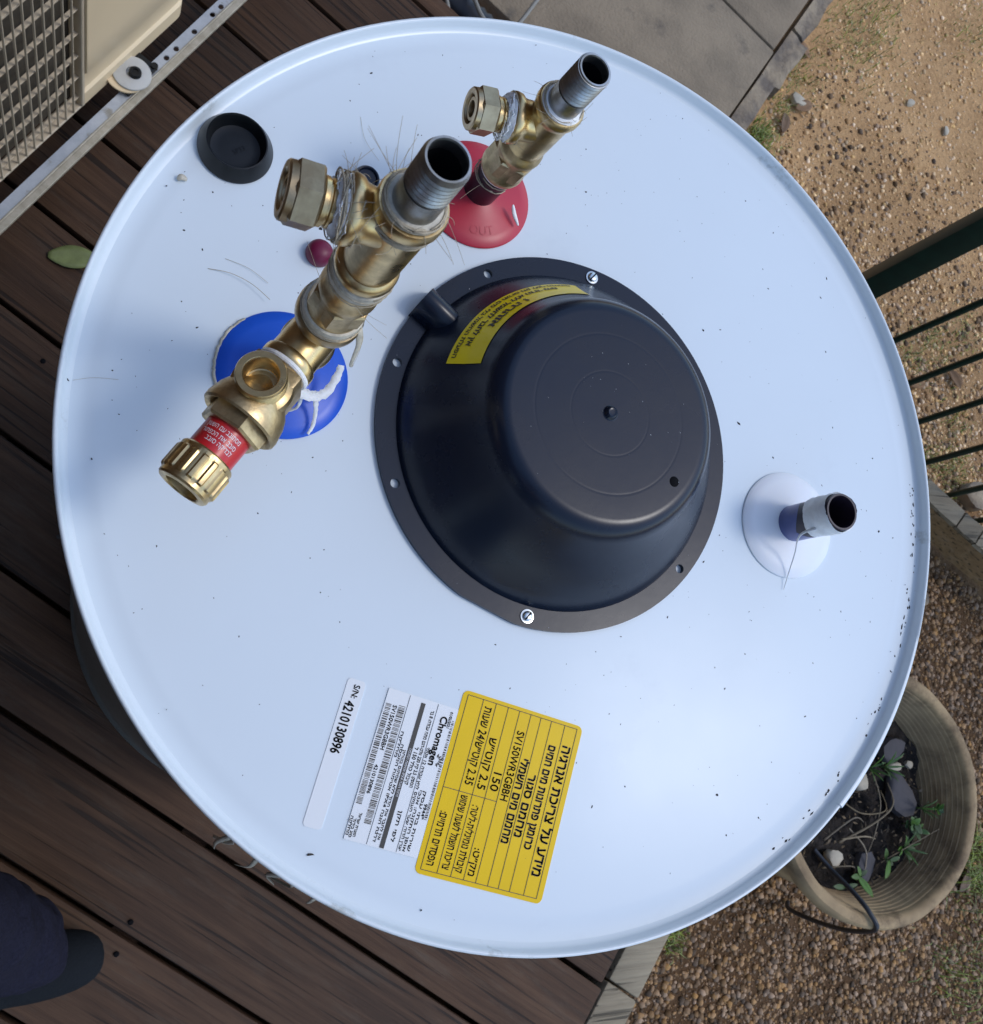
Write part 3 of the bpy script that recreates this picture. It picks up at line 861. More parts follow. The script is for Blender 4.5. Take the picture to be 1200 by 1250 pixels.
# yellow energy label. rows from the top: title .. losses
yl, YX = label_sheet('energy_label', (0.2224, -0.0568), -106.4, 0.1017, 0.0784, M_['yellow'], 0.0035, 0.0003)
yl['label'] = 'large yellow ruled energy label with Hebrew lettering'
lines = []
lw = 0.0042
rows = [0.045, 0.147, 0.245, 0.345, 0.452, 0.552, 0.655, 0.745, 0.862, 0.962]
rows = [0.04, 0.165, 0.27, 0.37, 0.465, 0.56, 0.645, 0.735, 0.85, 0.955]
rows = rows[0:1] + rows[1:]
for y in rows: lines.append(rect(0.022, y - lw / 2, 0.975, y + lw / 2))
for x in (0.022, 0.975): lines.append(rect(x - 0.0016, rows[0], x + 0.0016, rows[-1]))
lines.append(rect(0.535 - 0.0016, rows[0], 0.535 + 0.0016, rows[4]))
obj('ruled_lines', print_mesh(lines, YX), M_['ink'], yl, smooth=False)
items = [txt('y1', 0.135, 0.86, 0.868, 0.075), txt('y2', 0.155, 0.735, 0.755, 0.062), txt('y3', 0.34, 0.685, 0.660, 0.066), txt('y4', 0.27, 0.735, 0.572, 0.072),
         txt('y5', 0.80, 0.945, 0.395, 0.050), txt('y6', 0.585, 0.945, 0.292, 0.056), txt('y7', 0.55, 0.945, 0.190, 0.058), txt('y8', 0.66, 0.945, 0.075, 0.056),
         txt('model', 0.13, 0.52, 0.487, 0.058), txt('n150', 0.385, 0.485, 0.392, 0.062), txt('y7b', 0.21, 0.495, 0.292, 0.062), txt('y8b', 0.055, 0.49, 0.190, 0.062)]
items = [txt('y1', 0.135, 0.86, 0.872, 0.075), txt('y2', 0.155, 0.735, 0.762, 0.062), txt('y3', 0.34, 0.685, 0.663, 0.062), txt('y4', 0.27, 0.735, 0.575, 0.062),
         txt('y5', 0.80, 0.945, 0.392, 0.052), txt('y6', 0.585, 0.945, 0.292, 0.056), txt('y7', 0.55, 0.945, 0.190, 0.058), txt('y8', 0.66, 0.945, 0.070, 0.060),
         txt('model', 0.13, 0.52, 0.487, 0.058), txt('n150', 0.385, 0.485, 0.390, 0.062), txt('y7b', 0.21, 0.495, 0.290, 0.062), txt('y8b', 0.055, 0.49, 0.190, 0.062)]
heavy = []
for k, it in enumerate(items): heavy += bold(it, 0.0022, 0.0030) if k < 4 else bold(it, 0.0008, 0.0010)
obj('label_lettering', print_mesh(heavy, YX), M_['ink'], yl, smooth=False)

# white data label, overlapping the yellow one
wl, WX = label_sheet('data_label', (0.1632, -0.0417), -106.7, 0.0823, 0.0426, M_['paper'], 0.0006, 0.0007)
wl['label'] = 'white product data label with two barcodes beside the yellow label'
def barcode(x0, x1, y0, y1, seed):
    rnd = random.Random(seed); x = x0; out = []
    while x < x1:
        w_ = rnd.choice((0.0035, 0.0035, 0.006, 0.009)); out.append(rect(x, y0, min(x + w_, x1), y1)); x += w_ + rnd.choice((0.0035, 0.0045, 0.008))
    return out
obj('barcode', print_mesh(barcode(0.09, 0.88, 0.195, 0.285, 1), WX), M_['ink'], wl, smooth=False)
obj('barcode', print_mesh(barcode(0.10, 0.77, 0.020, 0.095, 2), WX), M_['ink'], wl, smooth=False)
obj('barcode', print_mesh(barcode(0.085, 0.76, 0.955, 0.990, 3), WX), M_['ink'], wl, smooth=False)
obj('ruled_lines', print_mesh([rect(0.005, 0.708, 0.995, 0.714), rect(0.005, 0.303, 0.995, 0.309), rect(0.03, 0.478, 0.995, 0.538)], WX), M_['ink'], wl, smooth=False)
items = [txt('logo', 0.075, 0.405, 0.795, 0.095), txt('date', 0.03, 0.14, 0.905, 0.035), txt('phone', 0.655, 0.755, 0.900, 0.045), txt('w5', 0.58, 0.97, 0.845, 0.040),
         txt('w6', 0.58, 0.98, 0.785, 0.038), txt('w7', 0.60, 0.98, 0.730, 0.036), txt('w1', 0.06, 0.58, 0.640, 0.045), txt('w2', 0.32, 0.57, 0.565, 0.050), txt('w11', 0.74, 0.94, 0.60, 0.045),
         txt('w12', 0.30, 0.58, 0.725, 0.04), txt('w3', 0.36, 0.95, 0.425, 0.036), txt('w4', 0.33, 0.97, 0.375, 0.036), txt('w9', 0.25, 0.42, 0.33, 0.034), txt('model', 0.10, 0.40, 0.118, 0.055),
         txt('n2', 0.50, 0.69, 0.115, 0.045), txt('w8', 0.82, 0.97, 0.105, 0.036), txt('w10', 0.86, 0.98, 0.055, 0.036), txt('w9', 0.85, 0.97, 0.010, 0.036)]
heavy = bold(items[0], 0.0022, 0.0045)
for it in items[1:]: heavy += bold(it, 0.0008, 0.0016)
obj('label_lettering', print_mesh(heavy, WX), M_['ink'], wl, smooth=False)
obj('bar_lettering', print_mesh([txt('w4', 0.34, 0.66, 0.492, 0.034)], lambda x, y: WX(x, y, 0.0005)), M_['inkwhite'], wl, smooth=False)
rays = []
for k in range(6):                                   # leaf fan beside the word
    a = R(15 + k * 28); c0 = np.array((0.365, 0.885)); asp = 0.0823 / 0.0426
    d_ = np.array((-math.cos(a), math.sin(a))); nn = np.array((-d_[1], d_[0]))
    q = [c0 + np.array((1 / asp, 1)) * (d_ * s + nn * t) for s, t in ((0.035, 0), (0.06, 0.014), (0.095, 0.004), (0.06, -0.012))]
    rays.append((np.array(q), [[0, 1, 2, 3]]))
obj('leaf_emblem', print_mesh(rays, WX), M_['ink'], wl, smooth=False)

# serial strip
sl, SX = label_sheet('serial_label', (0.1253, -0.0304), -106.6, 0.0800, 0.0105, M_['paper'], 0.0022, 0.0004)
sl['label'] = 'narrow white serial number strip, leftmost of the labels'
obj('label_lettering', print_mesh(bold(txt('sn', 0.035, 0.125, 0.42, 0.32), 0.0012, 0.010) + bold(txt('serial', 0.15, 0.505, 0.22, 0.50), 0.0020, 0.016), SX), M_['ink'], sl, smooth=False)

# ---- short right-hand pipe with tape
WXp, WYp = 0.4314, 0.1129
def at(p): return Matrix.Translation(p)
hp = obj('side_pipe', lathe([(0.0120, 0.0), (0.0120, 0.0530), (0.0116, 0.0538), (0.0104, 0.0538), (0.0101, 0.0530), (0.0101, 0.012), (0, 0.012)], 48, M=at((WXp, WYp, ZS))), M_['purple'], heater, smooth=50)
hp['label'] = 'short open dark pipe wrapped with white tape at the right'
def pipe_sleeve(z0fun, z1, r, m, name, parent):
    bm = bmesh.new(); n = 48
    A = []; B = []
    for i in range(n):
        a = 2 * math.pi * i / n
        A.append(bm.verts.new((r * math.cos(a), r * math.sin(a), z0fun(a)))); B.append(bm.verts.new((r * math.cos(a), r * math.sin(a), z1(a) if callable(z1) else z1)))
    for i in range(n):
        j = (i + 1) % n; bm.faces.new((A[i], A[j], B[j], B[i]))
    bm.transform(at((WXp, WYp, ZS)))
    return obj(name, bm_mesh(bm), m, parent)
pipe_sleeve(lambda a: 0.001, lambda a: 0.020 + 0.006 * abs(math.sin(1.5 * a + 0.4)), 0.01212, M_['bluepipe'], 'blue_coating', hp)
def tape_roll(name, x, y, z, z0, z1, r, seed, m, parent, ragged=0.0006):
    rnd = random.Random(seed); bm = bmesh.new(); n = 48; k = 10; rings = []
    for j in range(k + 1):
        zz = z0 + (z1 - z0) * j / k
        taper = 0.0 if 0 < j < k else -0.0006
        ph = rnd.uniform(0, 6); rings.append([bm.verts.new(((r + taper + 0.0005 * math.sin(3 * a + ph) + rnd.uniform(-1, 1) * 0.00018) * math.cos(a), (r + taper + 0.0005 * math.sin(3 * a + ph)) * math.sin(a), zz + ragged * math.sin(2 * a + ph) + rnd.uniform(-1, 1) * 0.0002)) for a in [2 * math.pi * i / n for i in range(n)]])
    for A, B in zip(rings, rings[1:]):
        for i in range(n):
            q = (i + 1) % n; bm.faces.new((A[i], A[q], B[q], B[i]))
    bm.transform(at((x, y, z)))
    return obj(name, bm_mesh(bm), m, parent)
tape_roll('thread_tape', WXp, WYp, ZS, 0.030, 0.0524, 0.0129, 3, M_['tape'], hp, 0.0010)
bm = bmesh.new()
tube_bm(bm, spline([(WXp - 0.0095, WYp - 0.009, ZS + 0.040), (WXp - 0.0125, WYp - 0.012, ZS + 0.028), (WXp - 0.006, WYp - 0.022, ZS + 0.014), (WXp - 0.004, WYp - 0.034, ZS + 0.004), (WXp - 0.006, WYp - 0.044, ZS + 0.001)], 8), lambda t: 0.0011 - 0.0008 * t, 6, flat=0.35)
obj('loose_tape_end', bm_mesh(bm), M_['tape'], hp)

# ================================================================== BRASS PIPEWORK
def thread_prof(r, z0, z1, pitch=0.0018, depth=0.0006):
    out = []; z = z0
    while z < z1 - 1e-6:
        out += [(r - depth, z), (r, z + pitch * 0.45), (r - depth * 0.1, z + pitch * 0.55)]
        z += pitch
    return out
def open_pipe(name, A, d, length, r, ri, thr0, m, parent, depth=0.03):
    prof = [(r, 0.0), (r, thr0)] + thread_prof(r, thr0, length - 0.0012, 0.0026, 0.0010) + [(r - 0.0006, length - 0.0008), (r - 0.0009, length), (ri + 0.0003, length), (ri, length - 0.0008), (ri * 0.98, length - depth)]
    o = obj(name, lathe(prof, 56, M=frame(A, d)), m, parent, smooth=12)
    obj('pipe_bore', lathe([(ri * 0.985, length - 0.006), (ri * 0.97, length - depth * 0.99), (0, length - depth)], 40, M=frame(A, d)), M_['bore'], o)
    return o
def hemp_ring(C, d, r, n, seed, parent, spread=0.0022, stray=6, slen=0.02):
    rnd = random.Random(seed); bm = bmesh.new(); F = frame(C, d)
    for i in range(n):
        a0 = rnd.uniform(0, 6.28); span = rnd.uniform(1.5, 5.5); z = rnd.uniform(-spread, spread); rr = r + rnd.uniform(0, 0.0012)
        pts = [F @ Vector((rr * math.cos(a0 + span * t) , rr * math.sin(a0 + span * t), z + 0.0012 * math.sin(5 * t + i) + rnd.uniform(-1, 1) * 0.0002)) for t in np.linspace(0, 1, 16)]
        tube_bm(bm, pts, rnd.uniform(0.00022, 0.00045), 4)
    for i in range(stray):
        a0 = rnd.uniform(0, 6.28); p = Vector((r * math.cos(a0), r * math.sin(a0), rnd.uniform(-spread, spread)))
        dirv = Vector((math.cos(a0 + rnd.uniform(-1, 1)), math.sin(a0 + rnd.uniform(-1, 1)), rnd.uniform(-0.6, 0.6))).normalized()
        bend = Vector((rnd.uniform(-1, 1), rnd.uniform(-1, 1), rnd.uniform(-1, 1))) * slen * 1.1
        L_ = slen * rnd.uniform(0.4, 1.1)
        pts = [F @ (p + dirv * L_ * t + bend * t * t) for t in np.linspace(0, 1, 9)]
        tube_bm(bm, pts, lambda t: 0.00014 - 0.00006 * t, 4)
    return obj('hemp_fibres', bm_mesh(bm), M_['hemp'], parent)

def ring_part(name, A, d, prof, m, parent, seg=48, sm=40):
    return obj(name, lathe(prof, seg, M=frame(A, d)), m, parent, smooth=sm)

def side_fitting(C, d, s0, parent, k=1.0, seed=1, soiled=False):
    """tee branch > tape > compression fitting with hex nut, along d from C"""
    X = frame(C, d)
    e = lambda s: s * k
    ring_part('branch_socket', C, d, [(e(0.0120), 0.0), (e(0.0124), e(s0 - 0.008)), (e(0.0132), e(s0 - 0.005)), (e(0.0150), e(s0 - 0.0030)), (e(0.0156), e(s0 - 0.0005)), (e(0.0154), e(s0 + 0.0018)), (e(0.0144), e(s0 + 0.0028)), (e(0.0098), e(s0 + 0.0025))], M_['brass'], parent)
    rnd = random.Random(seed)
    bm = bmesh.new(); rings = []
    for j in range(7):
        zz = e(s0 + 0.002) + e(0.0052) * j / 6; rr = e((0.0140, 0.0143, 0.0138, 0.0130, 0.0122, 0.0114, 0.0104)[j])
        rings.append([bm.verts.new(X @ Vector(((rr + rnd.uniform(-1, 1) * 0.0005) * math.cos(a), (rr + rnd.uniform(-1, 1) * 0.0005) * math.sin(a), zz + rnd.uniform(-1, 1) * 0.0005))) for a in [2 * math.pi * i / 40 for i in range(40)]])
    for A, B in zip(rings, rings[1:]):
        for i in range(40):
            q = (i + 1) % 40; bm.faces.new((A[i], A[q], B[q], B[i]))
    obj('thread_tape', bm_mesh(bm), M_['tape'], parent)
    s1 = s0 + 0.0065
    ring_part('fitting_neck', C, d, [(e(0.0092), e(s1)), (e(0.0102), e(s1 + 0.0005)), (e(0.0104), e(s1 + 0.0022)), (e(0.0094), e(s1 + 0.0027)), (e(0.0094), e(s1 + 0.0034)), (e(0.0106), e(s1 + 0.0038)), (e(0.0108), e(s1 + 0.0058)), (e(0.0100), e(s1 + 0.0064)), (e(0.0096), e(s1 + 0.008))], M_['brass'], parent)
    s2 = s1 + 0.0066
    nut = obj('hex_nut', prism(6, e(0.0146), e(s2), e(s2 + 0.0118), cham=e(0.0011), hole=e(0.0082), hole_z=e(s2 + 0.004), M=X, rot=R(12)), M_['bronze'], parent, smooth=25)
    ring_part('nut_lip', C, d, [(e(0.0128), e(s2 + 0.0112)), (e(0.0126), e(s2 + 0.0142)), (e(0.0118), e(s2 + 0.0150)), (e(0.0090), e(s2 + 0.0150)), (e(0.0084), e(s2 + 0.0142)), (e(0.0083), e(s2 + 0.008))], M_['bronze'], nut)
    ring_part('compression_ring', C, d, [(e(0.0074), e(s2 + 0.006)), (e(0.0074), e(s2 + 0.0132)), (e(0.0068), e(s2 + 0.0138)), (e(0.0050), e(s2 + 0.0138)), (e(0.0046), e(s2 + 0.012)), (e(0.0046), e(s2 + 0.006))], M_['bronze'], nut)
    ring_part('nut_bore', C, d, [(e(0.0083), e(s2 + 0.0078)), (0, e(s2 + 0.0078))], M_['bore'], nut)
    # crumpled tape and fibre shreds
    bm = bmesh.new()
    for i in range(30):
        a0 = rnd.uniform(0, 6.28); s = e(s0 + rnd.uniform(0.001, 0.0085)); r0 = e(0.0128)
        pts = [X @ Vector(((r0 + 0.0016 * math.sin(3 * t + i)) * math.cos(a0 + t * rnd.uniform(0.4, 1.3)), (r0 + 0.0016 * math.sin(3 * t + i)) * math.sin(a0 + t), s + rnd.uniform(-1, 1) * 0.0008)) for t in np.linspace(0, 1, 8)]
        tube_bm(bm, pts, rnd.uniform(0.00025, 0.0007), 4, flat=0.5)
    obj('tape_shreds', bm_mesh(bm), M_['tape'], parent)

def axis_pt(A, B, z):
    t = (z - A.z) / (B.z - A.z)
    return A + (B - A) * t

# ---- cold inlet assembly (over the blue collar)
LA, LB = Vector((0.0894, 0.1762, 0.973)), Vector((0.0981, 0.1730, 1.226))
LD = (LB - LA).normalized()
inl = empty('inlet_pipework', (LA.x, LA.y, ZS), 'tall brass inlet fittings with red-banded relief valve above the blue collar', 'pipe fitting', 'brass pipe fittings on the heater')
def onL(z): return axis_pt(LA, LB, 0.98 + z)
ring_part('riser_pipe', onL(-0.006), LD, [(0.0102, 0.0), (0.0102, 0.060), (0.0, 0.060)], M_['bronze'], inl)
tape_roll('riser_tape', LA.x, LA.y, ZS, 0.014, 0.034, 0.0112, 21, M_['tape'], inl, 0.002)
# lower tee
tee = ring_part('lower_tee', onL(0.048), LD, [(0.0100, 0.0), (0.0138, 0.0004), (0.0142, 0.002), (0.0140, 0.0055), (0.0124, 0.0072), (0.0120, 0.016), (0.0122, 0.030), (0.0124, 0.042), (0.0152, 0.0438), (0.0162, 0.0455), (0.0163, 0.0500), (0.0156, 0.0515), (0.0105, 0.0518), (0.0100, 0.045)], M_['bronze'], inl)
BR = Vector((-0.575, -0.818, 0.0)).normalized()
BC = onL(0.078)
ring_part('tee_branch', BC, BR, [(0.0118, 0.0), (0.0120, 0.0195), (0.0122, 0.0225), (0.0132, 0.0235), (0.0136, 0.0250), (0.0136, 0.0275), (0.0128, 0.0288), (0.0098, 0.0288)], M_['brass'], tee)
# relief valve
rv = ring_part('relief_valve', BC, BR, [(0.0100, 0.0270), (0.0126, 0.0282), (0.0128, 0.0298), (0.0120, 0.0310), (0.0112, 0.0322), (0.0118, 0.0410), (0.0135, 0.0460), (0.0165, 0.0500), (0.0182, 0.0540), (0.0190, 0.0580), (0.0195, 0.0605), (0.0194, 0.0630), (0.0184, 0.0640), (0.0170, 0.0634), (0.0150, 0.0620), (0.0140, 0.0600)], M_['brass_dull'], inl)
rv['label'] = 'relief valve with red Hebrew band and ribbed brass knob'
BF = frame(BC, BR)
ring_part('valve_tape', BC, BR, [(0.0122, 0.0278), (0.0134, 0.0284), (0.0136, 0.0298), (0.0130, 0.0306), (0.0118, 0.0308)], M_['tape'], rv)
PN = Vector((-0.17, 0.12, 0.978)); PN = (PN - BR * PN.dot(BR)).normalized()
# square block with flats under the port
SQ = Matrix((PN.cross(BR), BR, PN)).transposed().to_4x4()
SQ = Matrix((BR.cross(PN), PN, BR)).transposed().to_4x4(); SQ.translation = BC
obj('valve_block', box_mesh(-0.0128, 0.0128, -0.011, 0.0118, 0.0312, 0.0570, 0.0022, 2, M=SQ), M_['brass_dull'], rv, smooth=35)
PB = BC + BR * 0.0460
ring_part('drain_port', PB, PN, [(0.0150, 0.0080), (0.0142, 0.0112), (0.0114, 0.0122), (0.0108, 0.0128)] + thread_prof(0.0118, 0.0130, 0.0215, 0.0018, 0.0007) + [(0.0117, 0.0222), (0.0112, 0.0230), (0.0084, 0.0230), (0.0078, 0.0222), (0.0076, 0.0120), (0.0062, 0.0116), (0.0058, 0.0110), (0.0058, 0.0085), (0.0040, 0.0080), (0.0038, 0.0035)], M_['brass'], rv)
ring_part('port_bore', PB, PN, [(0.0039, 0.0060), (0, 0.0060)], M_['bore'], rv)
obj('bonnet_hex', prism(6, 0.0162, 0.0600, 0.0705, cham=0.0012, M=BF, rot=R(20)), M_['brass_dull'], rv, smooth=25)
ring_part('red_band', BC, BR, [(0.0110, 0.0700), (0.0114, 0.0702), (0.0114, 0.0848), (0.0110, 0.0852)], M_['redlabel'], rv)
ring_part('bonnet_neck', BC, BR, [(0.0112, 0.0690), (0.0118, 0.0692), (0.0118, 0.0700), (0.0110, 0.0704)], M_['bronze'], rv)
# ribbed knob
NK = 16
def ribs(a, r, z):
    if r < 0.01375: return 1.0
    s = math.cos(NK * a)
    return 1.0 - 0.05 * max(0.0, min(1.0, (0.35 - s) * 1.6))
kn = obj('valve_knob', lathe([(0.0112, 0.0848), (0.0128, 0.0851), (0.0135, 0.0860), (0.01345, 0.0878), (0.0142, 0.0886), (0.0143, 0.0894), (0.0143, 0.0990), (0.0141, 0.1000), (0.0130, 0.1008), (0.0130, 0.1028), (0.0122, 0.1038), (0.0094, 0.1042), (0.0086, 0.1034), (0.0082, 0.0990), (0, 0.0990)], 192, M=BF, rfun=ribs), M_['brass'], rv, smooth=30)
ring_part('knob_bore', BC, BR, [(0.0081, 0.0993), (0, 0.0993)], M_['bore'], rv)
# lettering on the red band: the band's visible side faces up; lines run round the band
def band_x(x, y):
    a = x / 0.01155; s = 0.0701 + y
    ref_x = PN; ref_y = BR.cross(PN)
    p = BC + BR * s + (ref_x * math.cos(a) + ref_y * math.sin(a)) * 0.01155
    return p
items = []
for key, y0, x0, x1 in (('r1', 0.0030, -0.0040, 0.0105), ('r2', 0.0062, -0.0085, 0.0105), ('r3', 0.0098, -0.0085, 0.0105)):
    v, f = TXT[key]; lo, hi = v[:, 0].min(), v[:, 0].max()
    p = np.stack([x0 + (v[:, 0] - lo) / (hi - lo) * (x1 - x0), (0.0146 - y0) - v[:, 1] / 0.69 * 0.0024], 1)
    p[:, 0] = -p[:, 0]
    items.append((p, f))
obj('band_lettering', print_mesh(items, lambda x, y: band_x(x, y)), M_['inkwhite'], rv, smooth=False)
# check valve between the tees
ring_part('lower_tape', onL(0.0995), LD, [(0.0110, 0.0), (0.0146, 0.0004), (0.0150, 0.0035), (0.0145, 0.0062), (0.0110, 0.0066)], M_['tape_old'], inl)
cv = ring_part('check_valve', onL(0.102), LD, [(0.0118, 0.0), (0.0133, 0.0016), (0.0133, 0.0060), (0.0129, 0.0075), (0.0128, 0.0240), (0.0134, 0.0255), (0.0137, 0.0275), (0.0134, 0.0300), (0.0126, 0.0320), (0.0122, 0.0400), (0.0128, 0.0430), (0.0128, 0.0480)], M_['brass_dull'], inl)
obj('check_valve_hex', prism(6, 0.0146, 0.0080, 0.0225, cham=0.0010, M=frame(onL(0.102), LD), rot=R(8)), M_['brass_dull'], cv, smooth=25)
ring_part('upper_tape', onL(0.1440), LD, [(0.0110, 0.0), (0.0138, 0.0005), (0.0141, 0.0035), (0.0137, 0.0070), (0.0110, 0.0078)], M_['tape_old'], inl)
# upper tee
ut = ring_part('upper_tee', onL(0.152), LD, [(0.0105, 0.0), (0.0132, 0.0004), (0.0138, 0.0018), (0.0138, 0.0050), (0.0130, 0.0068), (0.0116, 0.0080), (0.0120, 0.0150), (0.0122, 0.0500), (0.0126, 0.0530), (0.0136, 0.0545), (0.0140, 0.0560), (0.0140, 0.0600), (0.0134, 0.0615), (0.0080, 0.0617)], M_['brass'], inl)
SD = Vector((0.0502 - 0.0916, 0.1795 - 0.1758, 0.003)).normalized()
side_fitting(onL(0.195), SD, 0.0225, ut, 0.88, 5)
np1 = open_pipe('steel_nipple', onL(0.208), LD, 0.0385, 0.0092, 0.0072, 0.0195, M_['steel'], inl)
ring_part('nipple_tape', onL(0.2115), LD, [(0.0080, 0.0), (0.0120, 0.0006), (0.0124, 0.0016), (0.0114, 0.0034), (0.0080, 0.0040)], M_['tape_old'], inl)
hemp_ring(onL(0.2130), LD, 0.0112, 30, 11, inl, 0.0024, 30, 0.009)
hemp_ring(onL(0.2040), LD, 0.0126, 8, 12, inl, 0.0030, 8, 0.012)
hemp_ring(onL(0.1470), LD, 0.0130, 9, 13, inl, 0.0040, 3, 0.012)
hemp_ring(onL(0.1000), LD, 0.0142, 12, 14, inl, 0.0060, 3, 0.014)
hemp_ring(onL(0.195) + SD * 0.021, SD, 0.0124, 20, 15, inl, 0.0040, 22, 0.007)
# hanging tape ends
bm = bmesh.new()
b0 = onL(0.101) + Vector((0.0120, -0.0065, 0))
tube_bm(bm, spline([b0, b0 + Vector((0.003, -0.004, -0.008)), b0 + Vector((0.004, -0.006, -0.020)), b0 + Vector((0.0045, -0.008, -0.030)), b0 + Vector((0.0065, -0.007, -0.036))], 6), lambda t: 0.0026 - 0.0017 * t, 6, flat=0.3)
obj('hanging_tape', bm_mesh(bm), M_['tape_old'], inl)
def ribbon_bm(bm, pts, width, up=(0, 0, 1), th=0.0003, n=7, seed=0):
    """thin crumpled strip"""
    rr = random.Random(seed); P_ = spline(pts, n); up = Vector(up); rows = []
    for i, p in enumerate(P_):
        d = (P_[min(i + 1, len(P_) - 1)] - P_[max(i - 1, 0)]).normalized()
        sd = d.cross(up + Vector((rr.uniform(-1, 1), rr.uniform(-1, 1), 0)) * 0.15).normalized(); nn = sd.cross(d)
        w_ = (width(i / (len(P_) - 1)) if callable(width) else width) * rr.uniform(0.8, 1.15)
        rows.append([bm.verts.new(p + sd * w_ * k + nn * (th * q + abs(k) * w_ * 0.06)) for q in (0, 1) for k in (-0.5, 0, 0.5)])
    for A, B in zip(rows, rows[1:]):
        for a, b in ((0, 1), (1, 2), (2, 5), (5, 4), (4, 3), (3, 0)): bm.faces.new((A[a], A[b], B[b], B[a]))
    bm.faces.new([rows[0][k] for k in (0, 3, 4, 5, 2, 1)]); bm.faces.new([rows[-1][k] for k in (0, 1, 2, 5, 4, 3)])
bm = bmesh.new()
c0 = Vector((0.1000, 0.1640, ZS + 0.020))
for q, (pts, rr) in enumerate((([(-0.006, -0.004, 0.004), (0.003, -0.004, -0.001), (0.011, 0.000, -0.004), (0.016, 0.009, 0.000), (0.017, 0.014, 0.004)], 0.0070),
                ([(0.004, -0.002, -0.001), (0.0065, -0.009, -0.009), (0.0060, -0.017, -0.0135), (0.0035, -0.022, -0.0140)], 0.0032),
                ([(-0.003, -0.003, 0.001), (-0.004, -0.009, -0.008), (-0.010, -0.011, -0.0130)], 0.0024))):
    ribbon_bm(bm, [c0 + Vector(p) for p in pts], lambda t, rr=rr: rr * (1 - 0.5 * t), seed=q)
obj('torn_tape', bm_mesh(bm), M_['tape'], inl)

# ---- hot outlet assembly (over the red collar)
RA_, RB_ = Vector((0.2050, 0.3090, 0.973)), Vector((0.2126, 0.3051, 1.116))
RD = (RB_ - RA_).normalized()
outl = empty('outlet_pipework', (RA_.x, RA_.y, ZS), 'smaller brass outlet fittings with open steel nipple above the red collar', 'pipe fitting', 'brass pipe fittings on the heater')
def onR(z): return axis_pt(RA_, RB_, 0.98 + z)
ring_part('riser_pipe', onR(-0.006), RD, [(0.0106, 0.0), (0.0106, 0.040), (0.0, 0.040)], M_['purple'], outl)
cpl = ring_part('coupling', onR(0.0305), RD, [(0.0112, 0.0), (0.0134, 0.0006), (0.0138, 0.0025), (0.0136, 0.0050), (0.0130, 0.0062), (0.0129, 0.0230), (0.0134, 0.0245), (0.0138, 0.0265), (0.0134, 0.0290), (0.0122, 0.0310), (0.0116, 0.0330)], M_['brass_dull'], outl)
obj('coupling_hex', prism(6, 0.0147, 0.0068, 0.0222, cham=0.0010, M=frame(onR(0.0305), RD), rot=R(-14)), M_['brass_dull'], cpl, smooth=25)
ring_part('lower_tape', onR(0.0285), RD, [(0.0100, 0.0), (0.0124, 0.0004), (0.0128, 0.0022), (0.0110, 0.0040)], M_['tape'], outl)
rt = ring_part('upper_tee', onR(0.060), RD, [(0.0112, 0.0), (0.0118, 0.0030), (0.0120, 0.0080), (0.0120, 0.0350), (0.0124, 0.0375), (0.0134, 0.0390), (0.0138, 0.0405), (0.0137, 0.0440), (0.0130, 0.0452), (0.0080, 0.0454)], M_['brass'], outl)
RS = Vector((0.160 - 0.205, 0.3032 - 0.3052, 0.002)).normalized()
side_fitting(onR(0.083), RS, 0.0215, rt, 0.88, 9)
open_pipe('steel_nipple', onR(0.100), RD, 0.0385, 0.0096, 0.0075, 0.0180, M_['steel'], outl)
ring_part('nipple_tape', onR(0.1030), RD, [(0.0080, 0.0), (0.0118, 0.0006), (0.0122, 0.0022), (0.0108, 0.0034), (0.0080, 0.0040)], M_['tape'], outl)
hemp_ring(onR(0.1050), RD, 0.0110, 14, 31, outl, 0.0022, 16, 0.008)
hemp_ring(onR(0.0230), RD, 0.0110, 7, 32, outl, 0.0060, 3, 0.012)
hemp_ring(onR(0.083) + RS * 0.018, RS, 0.0120, 6, 33, outl, 0.0030, 4, 0.007)
bm = bmesh.new()
q0 = Vector((0.2255, 0.3005, ZS + 0.012))
tube_bm(bm, spline([q0, q0 + Vector((0.002, -0.004, -0.003)), q0 + Vector((0.006, -0.010, -0.006))], 8), lambda t: 0.0006 + 0.0009 * math.sin(math.pi * t), 6, flat=0.5)
obj('tape_scrap', bm_mesh(bm), M_['tape'], outl)

# ---- dirt flecks and loose fibres on the white top
V = []; F = []
rnd = random.Random(3)
def fleck(x, y, r, z=ZS, asp=1.0, ang=0.0):
    n = rnd.choice((4, 5, 6)); b0 = len(V); h = min(0.0008, r * 0.7)
    pts = []
    for i in range(n):
        a = 2 * math.pi * i / n + rnd.uniform(-0.3, 0.3); rr = r * rnd.uniform(0.55, 1.15)
        px, py = rr * math.cos(a) * asp, rr * math.sin(a)
        pts.append((x + px * math.cos(ang) - py * math.sin(ang), y + px * math.sin(ang) + py * math.cos(ang)))
    for p in pts: V.append((p[0], p[1], z + 0.00005))
    V.append((x, y, z + h))
    for i in range(n): F.append((b0 + i, b0 + (i + 1) % n, b0 + n))
for i in range(440):
    a = rnd.uniform(0, 6.283); rr = 0.281 * math.sqrt(rnd.random())
    x, y = TC.x + rr * math.cos(a), TC.y + rr * math.sin(a)
    if math.hypot(x - CX, y - CY) < 0.12: continue
    r = 0.00022 + 0.00042 * rnd.random() ** 3
    if rnd.random() < 0.05: r *= 1.7
    fleck(x, y, r, asp=rnd.uniform(0.7, 2.4), ang=rnd.uniform(0, 3.1))
